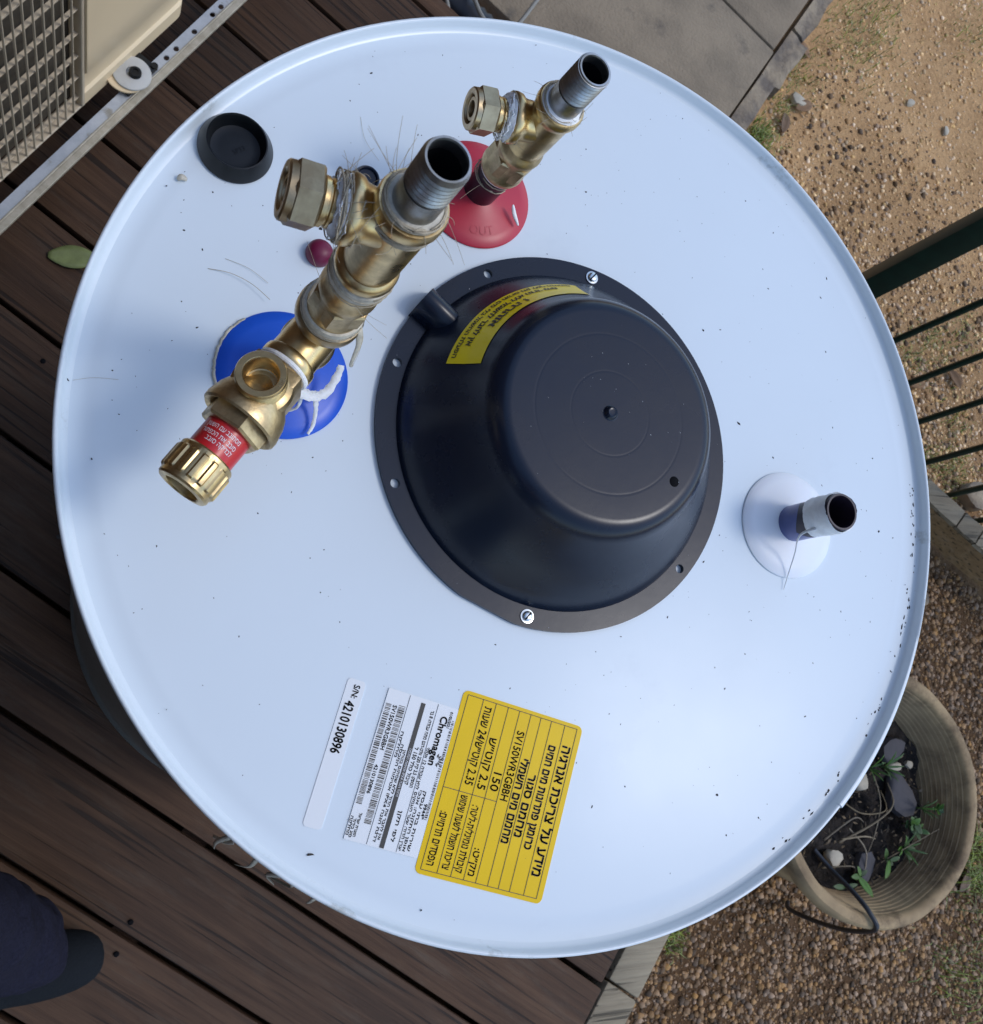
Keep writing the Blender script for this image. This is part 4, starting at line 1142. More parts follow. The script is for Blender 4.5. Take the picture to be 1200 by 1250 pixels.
for (x, y, r, asp, an) in ((-0.0181, 0.0781, 0.0016, 1.8, 0.4), (-0.0219, 0.1614, 0.0014, 2.2, -0.7), (0.1134, -0.082, 0.0009, 3.4, 0.1), (0.0323, 0.2529, 0.0008, 1.2, 0.3), (0.108, 0.268, 0.0012, 1.4, 0.2), (0.2364, -0.0912, 0.0006, 1, 0)):
    fleck(x, y, r, asp=asp, ang=an)
for i in range(60):                                   # soot in the groove inside the rim at lower right
    a = rnd.uniform(-1.05, 0.05); rr = 0.2815 + rnd.uniform(-0.0022, 0.0022)
    fleck(TC.x + rr * math.cos(a), TC.y + rr * math.sin(a), rnd.uniform(0.0003, 0.0009), asp=rnd.uniform(1, 3), ang=a + 1.57, z=0.9723)
me = bpy.data.meshes.new('flecks'); me.from_pydata(V, [], F)
o = obj('dirt_flecks', me, M_['speck'], smooth=False); tag(o, 'scattered black dirt flecks on the white top', 'dirt', kind='stuff')
V = []; F = []
for i in range(70):
    a = rnd.uniform(0, 6.283); rr = rnd.uniform(0.0, 0.117)
    x, y = CX + rr * math.cos(a), CY + rr * math.sin(a)
    for k in range(12):
        if rr < 0.060: z = ZS + 0.0656
        elif rr > 0.1075: z = ZS + 0.0036
        else: z = None
    if z is None: continue
    fleck(x, y, 0.00014 + 0.0002 * rnd.random(), z=z)
me = bpy.data.meshes.new('dust'); me.from_pydata(V, [], F)
o = obj('pale_dust', me, mat('pale_dust', (0.45, 0.46, 0.46), 0.8, island=0.5), smooth=False); tag(o, 'pale dust grains on the black cover', 'dust', kind='stuff')
bm = bmesh.new()
for pts, r in (([(0.046, 0.2325, 0), (0.058, 0.231, 0.002), (0.070, 0.226, 0.003), (0.080, 0.218, 0.004)], 0.00034), ([(0.055, 0.240, 0), (0.068, 0.236, 0.001), (0.079, 0.229, 0.001)], 0.00022),
               ([(-0.018, 0.160, 0), (-0.008, 0.1625, 0.0005), (0.004, 0.163, 0)], 0.00016), ([(0.130, 0.345, 0), (0.133, 0.33, 0.001), (0.142, 0.318, 0.001)], 0.00018)):
    tube_bm(bm, spline([(x, y, ZS + z + r * 0.5) for x, y, z in pts], 7), r * 0.5, 4)
o = obj('loose_fibres', bm_mesh(bm), M_['hemp']); tag(o, 'fine tan hemp fibres lying on the white top', 'fibre', kind='stuff')
# wood shaving beside the plug
o = obj('shaving', tube(spline([(0.0270, 0.2815, ZS + 0.001), (0.0290, 0.2830, ZS + 0.0022), (0.0320, 0.2822, ZS + 0.0012)], 6), lambda t: 0.0007 + 0.0013 * math.sin(math.pi * t), 6, flat=0.3), M_['tape_old'])
tag(o, 'tiny cream shaving on the white top near the black plug', 'shaving')

# ================================================================== AIR CONDITIONER
ac = empty('air_conditioner', uv(-0.66, 0.46, 0.10), 'beige outdoor air conditioner unit with slatted grille at upper left', 'air conditioner')
AF = -0.514                       # u of the front face; the unit extends towards -u
AB = 0.120
V0, VG, V1 = 0.060, 0.640, 0.868
# right-hand casing panel with pressed creases and a rounded outer corner
bm = bmesh.new()
prof = []                          # outline in (u, v) seen from above
for k in range(7):
    a = R(90 - k * 15); prof.append((AF - 0.022 + 0.022 * math.cos(R(90) - a), V1 - 0.022 + 0.022 * math.sin(a) if False else V1 - 0.022 + 0.022 * math.cos(R(k * 15))))
pts = [(AF, VG + 0.002)] + [(AF - 0.022 + 0.022 * math.cos(R(k * 15)), V1 - 0.022 + 0.022 * math.sin(R(k * 15))) for k in range(7)] + [(AF - 0.30, V1), (AF - 0.30, V0), (AF - 0.024, V0), (AF - 0.024, VG + 0.002)]
zl = [AB, AB + 0.003, AB + 0.030, AB + 0.034, AB + 0.070, AB + 0.084, AB + 0.130, AB + 0.55]
offs = [-0.002, 0.0, 0.0, -0.004, -0.004, 0.004, 0.004, 0.004]
rings = []
for z, of in zip(zl, offs):
    ring = []
    for i, (u_, v_) in enumerate(pts):
        du = of if i <= 3 else 0
        ring.append(bm.verts.new(uv(u_ + du, v_, z)))
    rings.append(ring)
for A, B in zip(rings, rings[1:]):
    for i in range(len(pts)):
        j = (i + 1) % len(pts); bm.faces.new((A[i], A[j], B[j], B[i]))
bm.faces.new(rings[0][::-1]); bm.faces.new(rings[-1])
bmesh.ops.recalc_face_normals(bm, faces=bm.faces)
obj('casing', bm_mesh(bm), M_['beige'], ac, smooth=30)
obj('coil_recess', box_mesh(AF - 0.0235, AF - 0.0200, V0 + 0.004, VG - 0.002, AB + 0.006, AB + 0.54, M=DECK), M_['acdark'], ac, smooth=False)
# grille: frame, upright bars, and short rungs
obj('grille_frame', box_mesh(AF - 0.020, AF - 0.001, V0, VG + 0.0015, AB - 0.001, AB + 0.0035, 0.001, 1, M=DECK), M_['grille'], ac, smooth=30)
obj('grille_frame', box_mesh(AF - 0.020, AF + 0.001, VG - 0.004, VG + 0.0015, AB + 0.0036, AB + 0.54, 0.001, 1, M=DECK), M_['grille'], ac, smooth=30)
barm = box_mesh(-0.0035, 0.0, -0.0008, 0.0008, 0.0036, 0.54, 0.0004, 1)
nb = 0
v = VG - 0.019
while v > V0 + 0.01:
    obj('grille_bar', barm, M_['grille'], ac, smooth=30, mw=DECK @ Matrix.Translation((AF, v, AB)))
    v -= 0.0158
rung = box_mesh(-0.010, -0.0055, -0.0079, 0.0079, -0.0012, 0.0012, 0.0004, 1)
bm_all = []
for r_ in range(9):
    z = AB + 0.022 + r_ * 0.048
    obj('grille_rung', box_mesh(AF - 0.0105, AF - 0.0045, V0 + 0.004, VG - 0.004, z - 0.0011, z + 0.0011, 0.0004, 1, M=DECK), M_['grille'], ac, smooth=30)
for r_ in range(9):
    z = AB + 0.046 + r_ * 0.048
    obj('grille_rung', box_mesh(AF - 0.0185, AF - 0.0150, V0 + 0.004, VG - 0.004, z - 0.0008, z + 0.0008, 0.0003, 1, M=DECK), M_['grille'], ac, smooth=30)

# guessed timber-clad wall behind the unit, unseen; added to darken the left side
hw = empty('shade_wall', uv(-0.90, 0.2, 0), 'brown timber clad wall added behind the air conditioner to shade the left side', 'wall')
clad = box_mesh(-0.012, 0.012, -3.2, 3.2, -0.07, 0.07, 0.004, 1)
for k in range(20):
    obj('cladding_board', clad, M_['deck'], hw, smooth=30, mw=DECK @ Matrix.Translation((-0.905 + 0.003 * (k % 2), 0.2, 0.072 + k * 0.1425)))
# bracket rail: perforated channel running along the front of the unit
rail = empty('bracket_rail', uv(-0.48, 0.6, 0.09), 'galvanised slotted steel rail in front of the air conditioner', 'rail')
def perf_strip(u0, u1, v0, v1, z, t, holes):
    bm = bmesh.new(); edges = []
    outer = [bm.verts.new((a, b, z)) for a, b in ((u0, v0), (u1, v0), (u1, v1), (u0, v1))]
    loops = [outer]
    for (hu, hv, hr, hl) in holes:
        L_ = []
        for i in range(18):
            a = 2 * math.pi * i / 18; L_.append(bm.verts.new((hu + hr * math.cos(a), hv + hl * math.sin(a), z)))
        loops.append(L_)
    for Lp in loops:
        for i in range(len(Lp)): edges.append(bm.edges.new((Lp[i], Lp[(i + 1) % len(Lp)])))
    bmesh.ops.triangle_fill(bm, edges=edges, use_beauty=True)
    for fc in bm.faces[:]:
        c = fc.calc_center_median()
        if any(((c.x - hu) / hr) ** 2 + ((c.y - hv) / hl) ** 2 < 0.75 for hu, hv, hr, hl in holes): bm.faces.remove(fc)
    ext = bmesh.ops.extrude_face_region(bm, geom=bm.faces[:])
    for q in ext['geom']:
        if isinstance(q, bmesh.types.BMVert): q.co.z -= t
    bmesh.ops.recalc_face_normals(bm, faces=bm.faces)
    bm.transform(DECK)
    return bm_mesh(bm)
hv = [0.7854, 0.8077, 0.8502, 0.8936, 0.914, 0.956, 1.0, 1.02]
obj('rail_web', perf_strip(-0.4955, -0.4805, -0.4, 1.5, 0.120, 0.0022, [(-0.4860, h_, 0.0040, 0.0046) for h_ in hv]), M_['rail'], rail, smooth=False)
obj('rail_lip', box_mesh(-0.4803, -0.4775, -0.4, 1.5, 0.088, 0.1225, 0.0008, 1, M=DECK), M_['raillip'], rail, smooth=30)
obj('rail_lip', box_mesh(-0.4774, -0.4680, -0.4, 1.5, 0.1195, 0.1222, 0.0007, 1, M=DECK), M_['raillip'], rail, smooth=30)
obj('rail_leg', box_mesh(-0.495, -0.470, -0.36, -0.33, 0.0015, 0.117, 0.001, 1, M=DECK), M_['rail'], rail, smooth=30)
obj('rail_leg', box_mesh(-0.495, -0.470, 1.40, 1.43, 0.0015, 0.117, 0.001, 1, M=DECK), M_['rail'], rail, smooth=30)
# rubber mount with white washer on the foot
fm = empty('mounting_foot', uv(-0.497, 0.7225, 0.122), 'white rubber mount with black bolt under the air conditioner foot', 'mount')
FT = Matrix.Translation(uv(-0.4975, 0.722, 0.1225))
obj('foot_pad', box_mesh(-0.524, -0.4815, 0.694, 0.760, 0.1215, 0.1275, 0.002, 2, M=DECK), M_['rubber'], fm, smooth=30)
obj('foot_plate', lathe([(0, 0.0055), (0.0275, 0.0055), (0.0285, 0.0070), (0.0280, 0.0090), (0.0, 0.0090)], 40, M=Matrix.Translation(uv(-0.503, 0.716, 0.1225))), M_['beige'], fm, smooth=40)
obj('washer', lathe([(0.0262, 0.0095), (0.0268, 0.0110), (0.0262, 0.0128), (0.0170, 0.0150), (0.0085, 0.0150), (0.0080, 0.0120), (0.0, 0.0120)], 48, M=FT), M_['washer'], fm, smooth=40)
obj('bolt', lathe([(0.0088, 0.0122), (0.0088, 0.0200), (0.0078, 0.0212), (0.0048, 0.0212), (0.0045, 0.0190), (0, 0.0190)], 30, M=FT @ Matrix.Translation((0.004, -0.002, 0))), M_['rubber'], fm, smooth=40)
obj('foot_bolt', lathe([(0, 0), (0.0050, 0), (0.0050, 0.007), (0, 0.007)], 18, M=Matrix.Translation(uv(-0.4865, 0.758, 0.1225))), M_['rubber'], fm, smooth=40)

# ================================================================== FLOWER POT
PC = Vector((1.2405, -0.1638, 0))
pot = empty('flower_pot', (PC.x, PC.y, GZ), 'large weathered terracotta flower pot on the gravel', 'flower pot')
pp = [(0, GZ - 0.01), (0.150, GZ - 0.01), (0.156, GZ), (0.184, 0.10), (0.196, 0.135), (0.208, 0.142), (0.2130, 0.150), (0.2140, 0.164), (0.2125, 0.174), (0.2080, 0.1795), (0.2010, 0.1812), (0.1950, 0.1800), (0.1915, 0.1770)]
for k_, (ra, za) in enumerate(zip(np.linspace(0.1895, 0.1640, 11), np.linspace(0.172, 0.082, 11))):
    pp += [(ra, za), (ra - 0.0006, za - 0.0035), (ra - 0.0024, za - 0.0050), (ra - 0.0006, za - 0.0066)]
pp += [(0.155, 0.05)]
rndp = random.Random(4); ph = [rndp.uniform(0, 6) for _ in range(6)]
obj('pot_body', lathe(pp, 120, M=Matrix.Translation(PC), rfun=lambda a, r, z: 1 + 0.004 * math.sin(3 * a + ph[0]) + 0.003 * math.sin(7 * a + ph[1] + z * 30) + 0.0018 * math.sin(17 * a + ph[2] - z * 60)), M_['pot'], pot, smooth=32)
# soil mound
bm = bmesh.new()
rs = np.linspace(0, 0.167, 22)
rings = [[bm.verts.new((PC.x, PC.y, 0.100))]]
for r_ in rs[1:]:
    rings.append([bm.verts.new((PC.x + r_ * math.cos(a), PC.y + r_ * math.sin(a), 0.093 + 0.010 * math.sin(r_ * 60 + 2 * a) * math.cos(3 * a + 1) + 0.006 * math.sin(9 * a + r_ * 140) + rndp.uniform(-1, 1) * 0.004)) for a in [2 * math.pi * i / 90 for i in range(90)]])
for A, B in zip(rings, rings[1:]):
    for i in range(90):
        j = (i + 1) % 90
        if len(A) == 1: bm.faces.new((A[0], B[i], B[j]))
        else: bm.faces.new((A[i], B[i], B[j], A[j]))
bmesh.ops.recalc_face_normals(bm, faces=bm.faces)
obj('potting_soil', bm_mesh(bm), M_['soil'], pot)

def stone(name, loc, size, m, label, cat, group, seed, rot=0.0):
    r_ = random.Random(seed); bm = bmesh.new(); bmesh.ops.create_icosphere(bm, subdivisions=2, radius=1)
    ph = [r_.uniform(0, 6) for _ in range(3)]
    for q in bm.verts:
        k = 1 + 0.16 * math.sin(q.co.x * 3 + ph[0]) + 0.14 * math.sin(q.co.y * 3.4 + ph[1]) + r_.uniform(-0.05, 0.05)
        q.co = Vector((max(-0.86, min(0.86, q.co.x)) * size[0] * k, max(-0.86, min(0.86, q.co.y)) * size[1] * k, max(-0.7, min(0.62, q.co.z)) * size[2]))
    bm.transform(Matrix.Translation(loc) @ Matrix.Rotation(rot, 4, 'Z') @ Matrix.Rotation(r_.uniform(-0.2, 0.2), 4, 'X'))
    o = obj(name, bm_mesh(bm), m, smooth=40); tag(o, label, cat, group); return o

def leaf_mesh(Lg, Wd, curl=0.2, fold=0.25, n=8):
    bm = bmesh.new(); rows = []
    for i in range(n + 1):
        t = i / n; w = Wd * 0.5 * math.sin(math.pi * min(1, t * 0.93 + 0.05)) ** 0.8
        x = Lg * t; z = curl * Lg * math.sin(t * 1.6) * t * 0.6 - curl * Lg * t * t * 0.5
        rows.append([bm.verts.new((x, s * w, z + abs(s) * w * fold)) for s in (-1, -0.5, 0, 0.5, 1)])
    for A, B in zip(rows, rows[1:]):
        for i in range(4): bm.faces.new((A[i], B[i], B[i + 1], A[i + 1]))
    ext = bmesh.ops.extrude_face_region(bm, geom=bm.faces[:])
    for q in ext['geom']:
        if isinstance(q, bmesh.types.BMVert): q.co.z -= 0.0006
    bmesh.ops.recalc_face_normals(bm, faces=bm.faces)
    return bm_mesh(bm)

for i, (x, y, sx, sy, rot, lab) in enumerate(((1.337, -0.094, 0.030, 0.026, 0.4, 'dark grey stone in the pot nearest the shaded rim'), (1.345, -0.173, 0.033, 0.040, 0.2, 'larger dark grey flat stone in the middle of the pot'),
                                              (1.252, -0.291, 0.018, 0.034, -0.5, 'brownish flat stone chip by the near rim of the pot'))):
    stone('grey_stone', (x, y, 0.106), (sx, sy, 0.016), M_['stone'], lab, 'stone', 'stones in the pot', 50 + i, rot)
for i, (x, y, s, lab) in enumerate(((1.336, -0.125, 0.013, 'small cream pebble between the two dark stones in the pot'), (1.370, -0.122, 0.009, 'tiny pale pebble close to the inner wall of the pot'),
                                    (1.255, -0.150, 0.020, 'large cream pebble in the pot beside the heater rim'), (1.189, -0.272, 0.019, 'yellowish pebble among the stems at the near side of the pot'))):
    stone('pebble', (x, y, 0.108), (s, s * 0.75, s * 0.8), M_['pebble'], lab, 'pebble', 'pebbles in the pot', 70 + i, i)
stems = [([(1.201, -0.247, .110), (1.269, -0.216, .125), (1.307, -0.187, .130), (1.315, -0.152, .112)], 0.0034, 'longest curved dry stem arching across the pot'),
         ([(1.207, -0.242, .112), (1.246, -0.238, .122), (1.281, -0.245, .110)], 0.0030, 'short dry stem lying below the longest stem'),
         ([(1.290, -0.285, .110), (1.304, -0.275, .118), (1.358, -0.247, .135), (1.387, -0.229, .150)], 0.0018, 'thin dry stem leaning on the inner wall of the pot'),
         ([(1.164, -0.286, .108), (1.217, -0.285, .124), (1.226, -0.304, .112)], 0.0024, 'bent dry stem near the bottom edge of the soil'),
         ([(1.172, -0.242, .108), (1.224, -0.207, .124), (1.258, -0.216, .110)], 0.0028, 'dry stem looped next to the heater rim'),
         ([(1.215, -0.180, .110), (1.245, -0.200, .122), (1.292, -0.196, .128), (1.300, -0.165, .110)], 0.0022, 'slim dry stem curling under the large cream pebble'),
         ([(1.226, -0.225, .109), (1.250, -0.262, .120), (1.246, -0.310, .112)], 0.0026, 'dry stem pointing down towards the near rim'),
         ([(1.290, -0.140, .108), (1.285, -0.185, .124), (1.270, -0.235, .122), (1.262, -0.27, .109)], 0.0020, 'straight dry twig crossing the other stems')]
for pts, r, lab in stems:
    o = obj('twig', tube(spline(pts, 8), lambda t, r=r: r * 0.62 * (1 - 0.45 * t + 0.10 * math.sin(t * 37)), 7), M_['stem']); tag(o, lab, 'twig', 'dry twigs in the pot')

leafm = [leaf_mesh(0.045, 0.015, 0.3), leaf_mesh(0.030, 0.013, 0.2), leaf_mesh(0.060, 0.007, 0.5), leaf_mesh(0.016, 0.011, 0.1)]
def weed(loc, spec, lab, group, seed, stem_h=0.02):
    r_ = random.Random(seed)
    w = empty('weed', loc, lab, 'plant', group)
    bm = bmesh.new(); tube_bm(bm, [Vector(loc), Vector(loc) + Vector((0.002, 0.001, stem_h))], 0.0012, 6)
    obj('stem', bm_mesh(bm), M_['leaf'], w)
    for (kind, ang, tilt, s) in spec:
        Mx = Matrix.Translation(Vector(loc) + Vector((0, 0, stem_h * r_.uniform(0.5, 1)))) @ Matrix.Rotation(R(ang), 4, 'Z') @ Matrix.Rotation(R(-tilt), 4, 'Y') @ Matrix.Scale(s * 0.8, 4)
        obj('leaf', leafm[kind], M_['leaf'], w, mw=Mx)
    return w
rosette = lambda k, n, t, s, o=0: [(k, o + 360 * i / n + (i * 37) % 23, t + (i * 13) % 18, s * (0.8 + 0.05 * ((i * 7) % 8))) for i in range(n)]
weed((1.232, -0.302, .105), [(0, -62, 18, 1.1), (0, 118, 12, 0.6), (1, 175, 10, 1.0), (1, 30, 15, 0.8)], 'bright green broad-leaved weed at the near side of the pot', 'weeds in the pot', 1)
weed((1.296, -0.280, .105), [(0, -130, 14, 1.0), (1, 20, 20, 0.8), (1, 100, 16, 0.9), (3, -40, 20, 1.1)], 'weed with one drooping leaf in the middle of the soil', 'weeds in the pot', 2)
weed((1.342, -0.222, .110), rosette(3, 12, 18, 1.25), 'small-leaved bright weed beside the large grey stone', 'weeds in the pot', 3, 0.03)
weed((1.335, -0.262, .105), rosette(2, 7, 30, 0.8, 20) + rosette(1, 4, 15, 0.9), 'grassy weed with curved blades below the bright weed', 'weeds in the pot', 4)
weed((1.374, -0.197, .108), rosette(2, 6, 45, 0.7), 'grass tuft against the inner wall of the pot', 'weeds in the pot', 5)
weed((1.404, -0.199, .112), rosette(3, 8, 25, 1.0, 10), 'tiny weed on the inner wall, rightmost in the pot', 'weeds in the pot', 6, 0.025)
weed((1.304, -0.125, .105), rosette(2, 8, 38, 0.85, 5), 'grass tuft between heater rim and dark stones', 'weeds in the pot', 7)
weed((1.270, -0.125, .105), rosette(2, 6, 40, 0.8, 25), 'pale grass tuft tucked against the heater rim', 'weeds in the pot', 8)
weed((1.200, -0.318, .105), [(0, 170, 8, 0.8), (0, 10, 10, 0.7)], 'pair of flat green leaves at the pot edge near the cable', 'weeds in the pot', 9)
weed((1.362, -0.232, .107), rosette(1, 5, 22, 0.85, 40), 'leafy weed right of the bright weed', 'weeds in the pot', 10)
# crumbs of litter on the soil
V = []; F = []
rl = random.Random(8)
for i in range(420):
    a = rl.uniform(0, 6.283); rr = 0.160 * math.sqrt(rl.random()); x, y = PC.x + rr * math.cos(a), PC.y + rr * math.sin(a); z = 0.098 + rl.uniform(0, 0.010)
    L_ = rl.uniform(0.003, 0.016); w_ = rl.uniform(0.001, 0.005); an = rl.uniform(0, 6.283); b0 = len(V); t_ = rl.uniform(-0.5, 0.5)
    for (p, q, r_) in ((-1, -0.4, 0), (0.2, -1, 0.1), (1, 0.1, 0.3), (0.1, 1, 0.1), (-0.2, 0, 0.5)):
        V.append((x + (p * L_ * math.cos(an) - q * w_ * math.sin(an)) * 0.5, y + (p * L_ * math.sin(an) + q * w_ * math.cos(an)) * 0.5, z + r_ * 0.004 + p * t_ * L_ * 0.5))
    F += [(b0, b0 + 1, b0 + 4), (b0 + 1, b0 + 2, b0 + 4), (b0 + 2, b0 + 3, b0 + 4), (b0 + 3, b0, b0 + 4)]
me = bpy.data.meshes.new('litter'); me.from_pydata(V, [], F)
o = obj('plant_litter', me, mat('litter', (0.17, 0.125, 0.075), 0.85, island=0.75), smooth=False); tag(o, 'crumbs of dead leaves and bark on the soil in the pot', 'litter', kind='stuff')
# black cable over the near rim
cb_ = obj('pot_cable', tube(spline([(1.150, -0.255, .108), (1.168, -0.285, .125), (1.180, -0.318, .165), (1.190, -0.345, .186), (1.205, -0.372, .180), (1.222, -0.392, .10), (1.240, -0.400, 0.0), (1.246, -0.395, -0.085), (1.262, -0.388, -0.112)], 10), 0.0042, 8), M_['cable'])
tag(cb_, 'thin black cable hanging over the near rim of the pot', 'cable')

# ================================================================== GRAVEL, GRASS, LITTER
def pebbles(name, n, pts, smin, smax, m, flat=0.65, pw=2.0):
    t = (1 + 5 ** 0.5) / 2
    ico = np.array([(-1, t, 0), (1, t, 0), (-1, -t, 0), (1, -t, 0), (0, -1, t), (0, 1, t), (0, -1, -t), (0, 1, -t), (t, 0, -1), (t, 0, 1), (-t, 0, -1), (-t, 0, 1)], float)
    ico /= np.linalg.norm(ico[0])
    fc = np.array([(0, 11, 5), (0, 5, 1), (0, 1, 7), (0, 7, 10), (0, 10, 11), (1, 5, 9), (5, 11, 4), (11, 10, 2), (10, 7, 6), (7, 1, 8), (3, 9, 4), (3, 4, 2), (3, 2, 6), (3, 6, 8), (3, 8, 9), (4, 9, 5), (2, 4, 11), (6, 2, 10), (8, 6, 7), (9, 8, 1)])
    n = len(pts)
    s = smin + (smax - smin) * np.random.rand(n) ** pw
    V = np.repeat(ico[None], n, 0) * (1 + np.random.uniform(-0.28, 0.28, (n, 12, 1)))
    V *= np.stack([s * np.random.uniform(0.7, 1.3, n), s, s * flat], 1)[:, None, :]
    a = np.random.rand(n) * 6.283; c, d = np.cos(a)[:, None], np.sin(a)[:, None]
    X = V[..., 0] * c - V[..., 1] * d; Y = V[..., 0] * d + V[..., 1] * c
    V = np.stack([X, Y, V[..., 2]], -1)
    V[..., 0] += pts[:, 0:1]; V[..., 1] += pts[:, 1:2]
    gz = GZ + 0.006 * np.sin(pts[:, 0] * 5.1 + 1.3) * np.sin(pts[:, 1] * 4.3) + 0.004 * np.sin(pts[:, 0] * 13 + pts[:, 1] * 9) + 0.003 * np.sin(pts[:, 0] * 21 - pts[:, 1] * 17)
    V[..., 2] += (gz + s * flat * 0.25)[:, None]
    F = (fc[None] + (np.arange(n) * 12)[:, None, None]).reshape(-1, 3)
    return obj(name, np_mesh(name, V.reshape(-1, 3), F), m, smooth=False)
def scatter(n, x0, x1, y0, y1, keep):
    P = np.random.rand(n, 2) * (x1 - x0, y1 - y0) + (x0, y0)
    u = P[:, 0] * CA - P[:, 1] * SA; v = P[:, 0] * SA + P[:, 1] * CA
    return P[keep(u, v, P)]
inpot = lambda P: np.hypot(P[:, 0] - PC.x, P[:, 1] - PC.y) > 0.17
P = scatter(92000, 0.80, 2.2, -1.0, 0.75, lambda u, v, P: (u > 0.985) & (v < 1.222) & inpot(P))
o = pebbles('gravel', 0, P, 0.0014, 0.0074, M_['gravel'], pw=3.0); tag(o, 'brown gravel bed around the flower pot', 'gravel', kind='stuff')
P = scatter(52000, 0.9, 2.6, 0.0, 2.1, lambda u, v, P: (v > 1.27) & (u > 0.36) & (np.random.rand(len(u)) < np.clip((2.15 - v) / 0.75, 0.35, 1)))
o = pebbles('stone_chips', 0, P, 0.0018, 0.0062, M_['chip'], pw=2.5); tag(o, 'pale stone chips strewn over the sandy ground behind the railing', 'gravel', kind='stuff')
P = scatter(42000, 0.9, 2.6, 0.0, 2.1, lambda u, v, P: (v > 1.27) & (v < 2.15) & (u > 0.40) & (np.random.rand(len(u)) < np.clip((2.2 - v) / 0.8, 0, 1)))
o = pebbles('brown_gravel', 0, P, 0.0016, 0.0080, M_['gravel'], pw=3.5); tag(o, 'scattered brown gravel under the green railing', 'gravel', kind='stuff')
for i, (x, y, s, lab) in enumerate(((1.83, 0.44, 0.045, 'rounded tan rock behind the sleeper at the right edge'), (1.66, 0.20, 0.020, 'small tan rock in the gravel beside the sleeper'), (1.63, -0.02, 0.040, 'tan rock half buried in the gravel above the pot'),
                                    (1.41, 1.33, 0.020, 'pale stone beside the concrete path edge'), (1.75, 1.41, 0.013, 'white stone on the sandy ground'), (1.86, 1.36, 0.012, 'second white stone farther along the sandy ground'))):
    stone('rock', (x, y, GZ + s * 0.25), (s, s * 0.8, s * 0.7), M_['rough_conc'] if i < 3 else M_['pebble'], lab, 'rock', 'loose rocks on the ground', 90 + i, i * 0.9)
bm = bmesh.new()
def tuft(x, y, n, h, spread, z=GZ):
    for i in range(int(n * 2.2)):
        px, py = x + random.gauss(0, spread), y + random.gauss(0, spread)
        a = random.uniform(0, 6.283); hh = h * random.uniform(0.25, 0.75); ln = hh * random.uniform(0.4, 1.1)
        w_ = random.uniform(0.0005, 0.0013)
        b0 = Vector((px, py, z)); b1 = b0 + Vector((math.cos(a) * ln * 0.45, math.sin(a) * ln * 0.45, hh * 0.7)); b2 = b0 + Vector((math.cos(a) * ln * 1.2, math.sin(a) * ln * 1.2, hh * 0.85))
        s_ = Vector((-math.sin(a), math.cos(a), 0)) * w_
        v = [bm.verts.new(p) for p in (b0 - s_, b0 + s_, b1 + s_ * 0.8, b1 - s_ * 0.8, b2)]
        bm.faces.new((v[0], v[1], v[2], v[3])); bm.faces.new((v[3], v[2], v[4]))
for (x, y, n, h, s) in ((1.74, -0.35, 130, 0.085, 0.040), (1.64, 1.60, 160, 0.03, 0.07), (1.56, 1.50, 90, 0.03, 0.05), (1.42, 1.40, 70, 0.025, 0.03), (1.30, 1.22, 140, 0.03, 0.022), (1.99, 1.66, 50, 0.03, 0.05),
                        (1.86, 0.84, 70, 0.022, 0.035), (1.76, 0.80, 60, 0.02, 0.03), (1.70, 0.76, 60, 0.02, 0.03), (1.78, 0.50, 110, 0.02, 0.035), (1.72, 0.52, 50, 0.02, 0.02), (1.005, -0.43, 60, 0.035, 0.014), (1.68, -0.56, 60, 0.05, 0.05),
                        (1.80, 0.62, 40, 0.02, 0.03), (1.36, 1.31, 60, 0.02, 0.02), (1.9, -0.45, 80, 0.07, 0.05)):
    tuft(x, y, n, h, s)
o = obj('grass_blades', bm_mesh(bm), M_['grass'], smooth=False); tag(o, 'short sparse grass and weeds on the ground', 'grass', kind='stuff')
# leaf on the deck and dry leaves on the soil
lm = leaf_mesh(0.072, 0.036, 0.15, 0.10, 12)
o = obj('fallen_leaf', lm, M_['olive'], mw=Matrix.Translation((-0.098, 0.638, 0.004)) @ Matrix.Rotation(R(3), 4, 'Z')); tag(o, 'olive green leaf lying on the deck beside the heater', 'leaf')
dl = leaf_mesh(0.05, 0.026, 0.5, 0.4, 8)
for i, (x, y, a, lab) in enumerate(((1.40, 1.31, 20, 'dry brown leaf against the path border'), (1.36, 1.24, 80, 'dry brown leaf next to the white rim by the path'), (1.45, 1.45, 140, 'reddish dry leaf higher up along the path border'),
                                    (1.72, 0.70, 200, 'curled dry leaf under the thin railing bars'), (1.80, 0.74, 300, 'second curled dry leaf under the railing bars'), (1.70, -0.40, 60, 'orange dry leaf beside the pot at the right'))):
    o = obj('dry_leaf', dl, M_['dryleaf'], mw=Matrix.Translation((x, y, GZ + 0.006)) @ Matrix.Rotation(R(a), 4, 'Z') @ Matrix.Rotation(R(8), 4, 'X')); tag(o, lab, 'leaf', 'dry leaves on the ground')
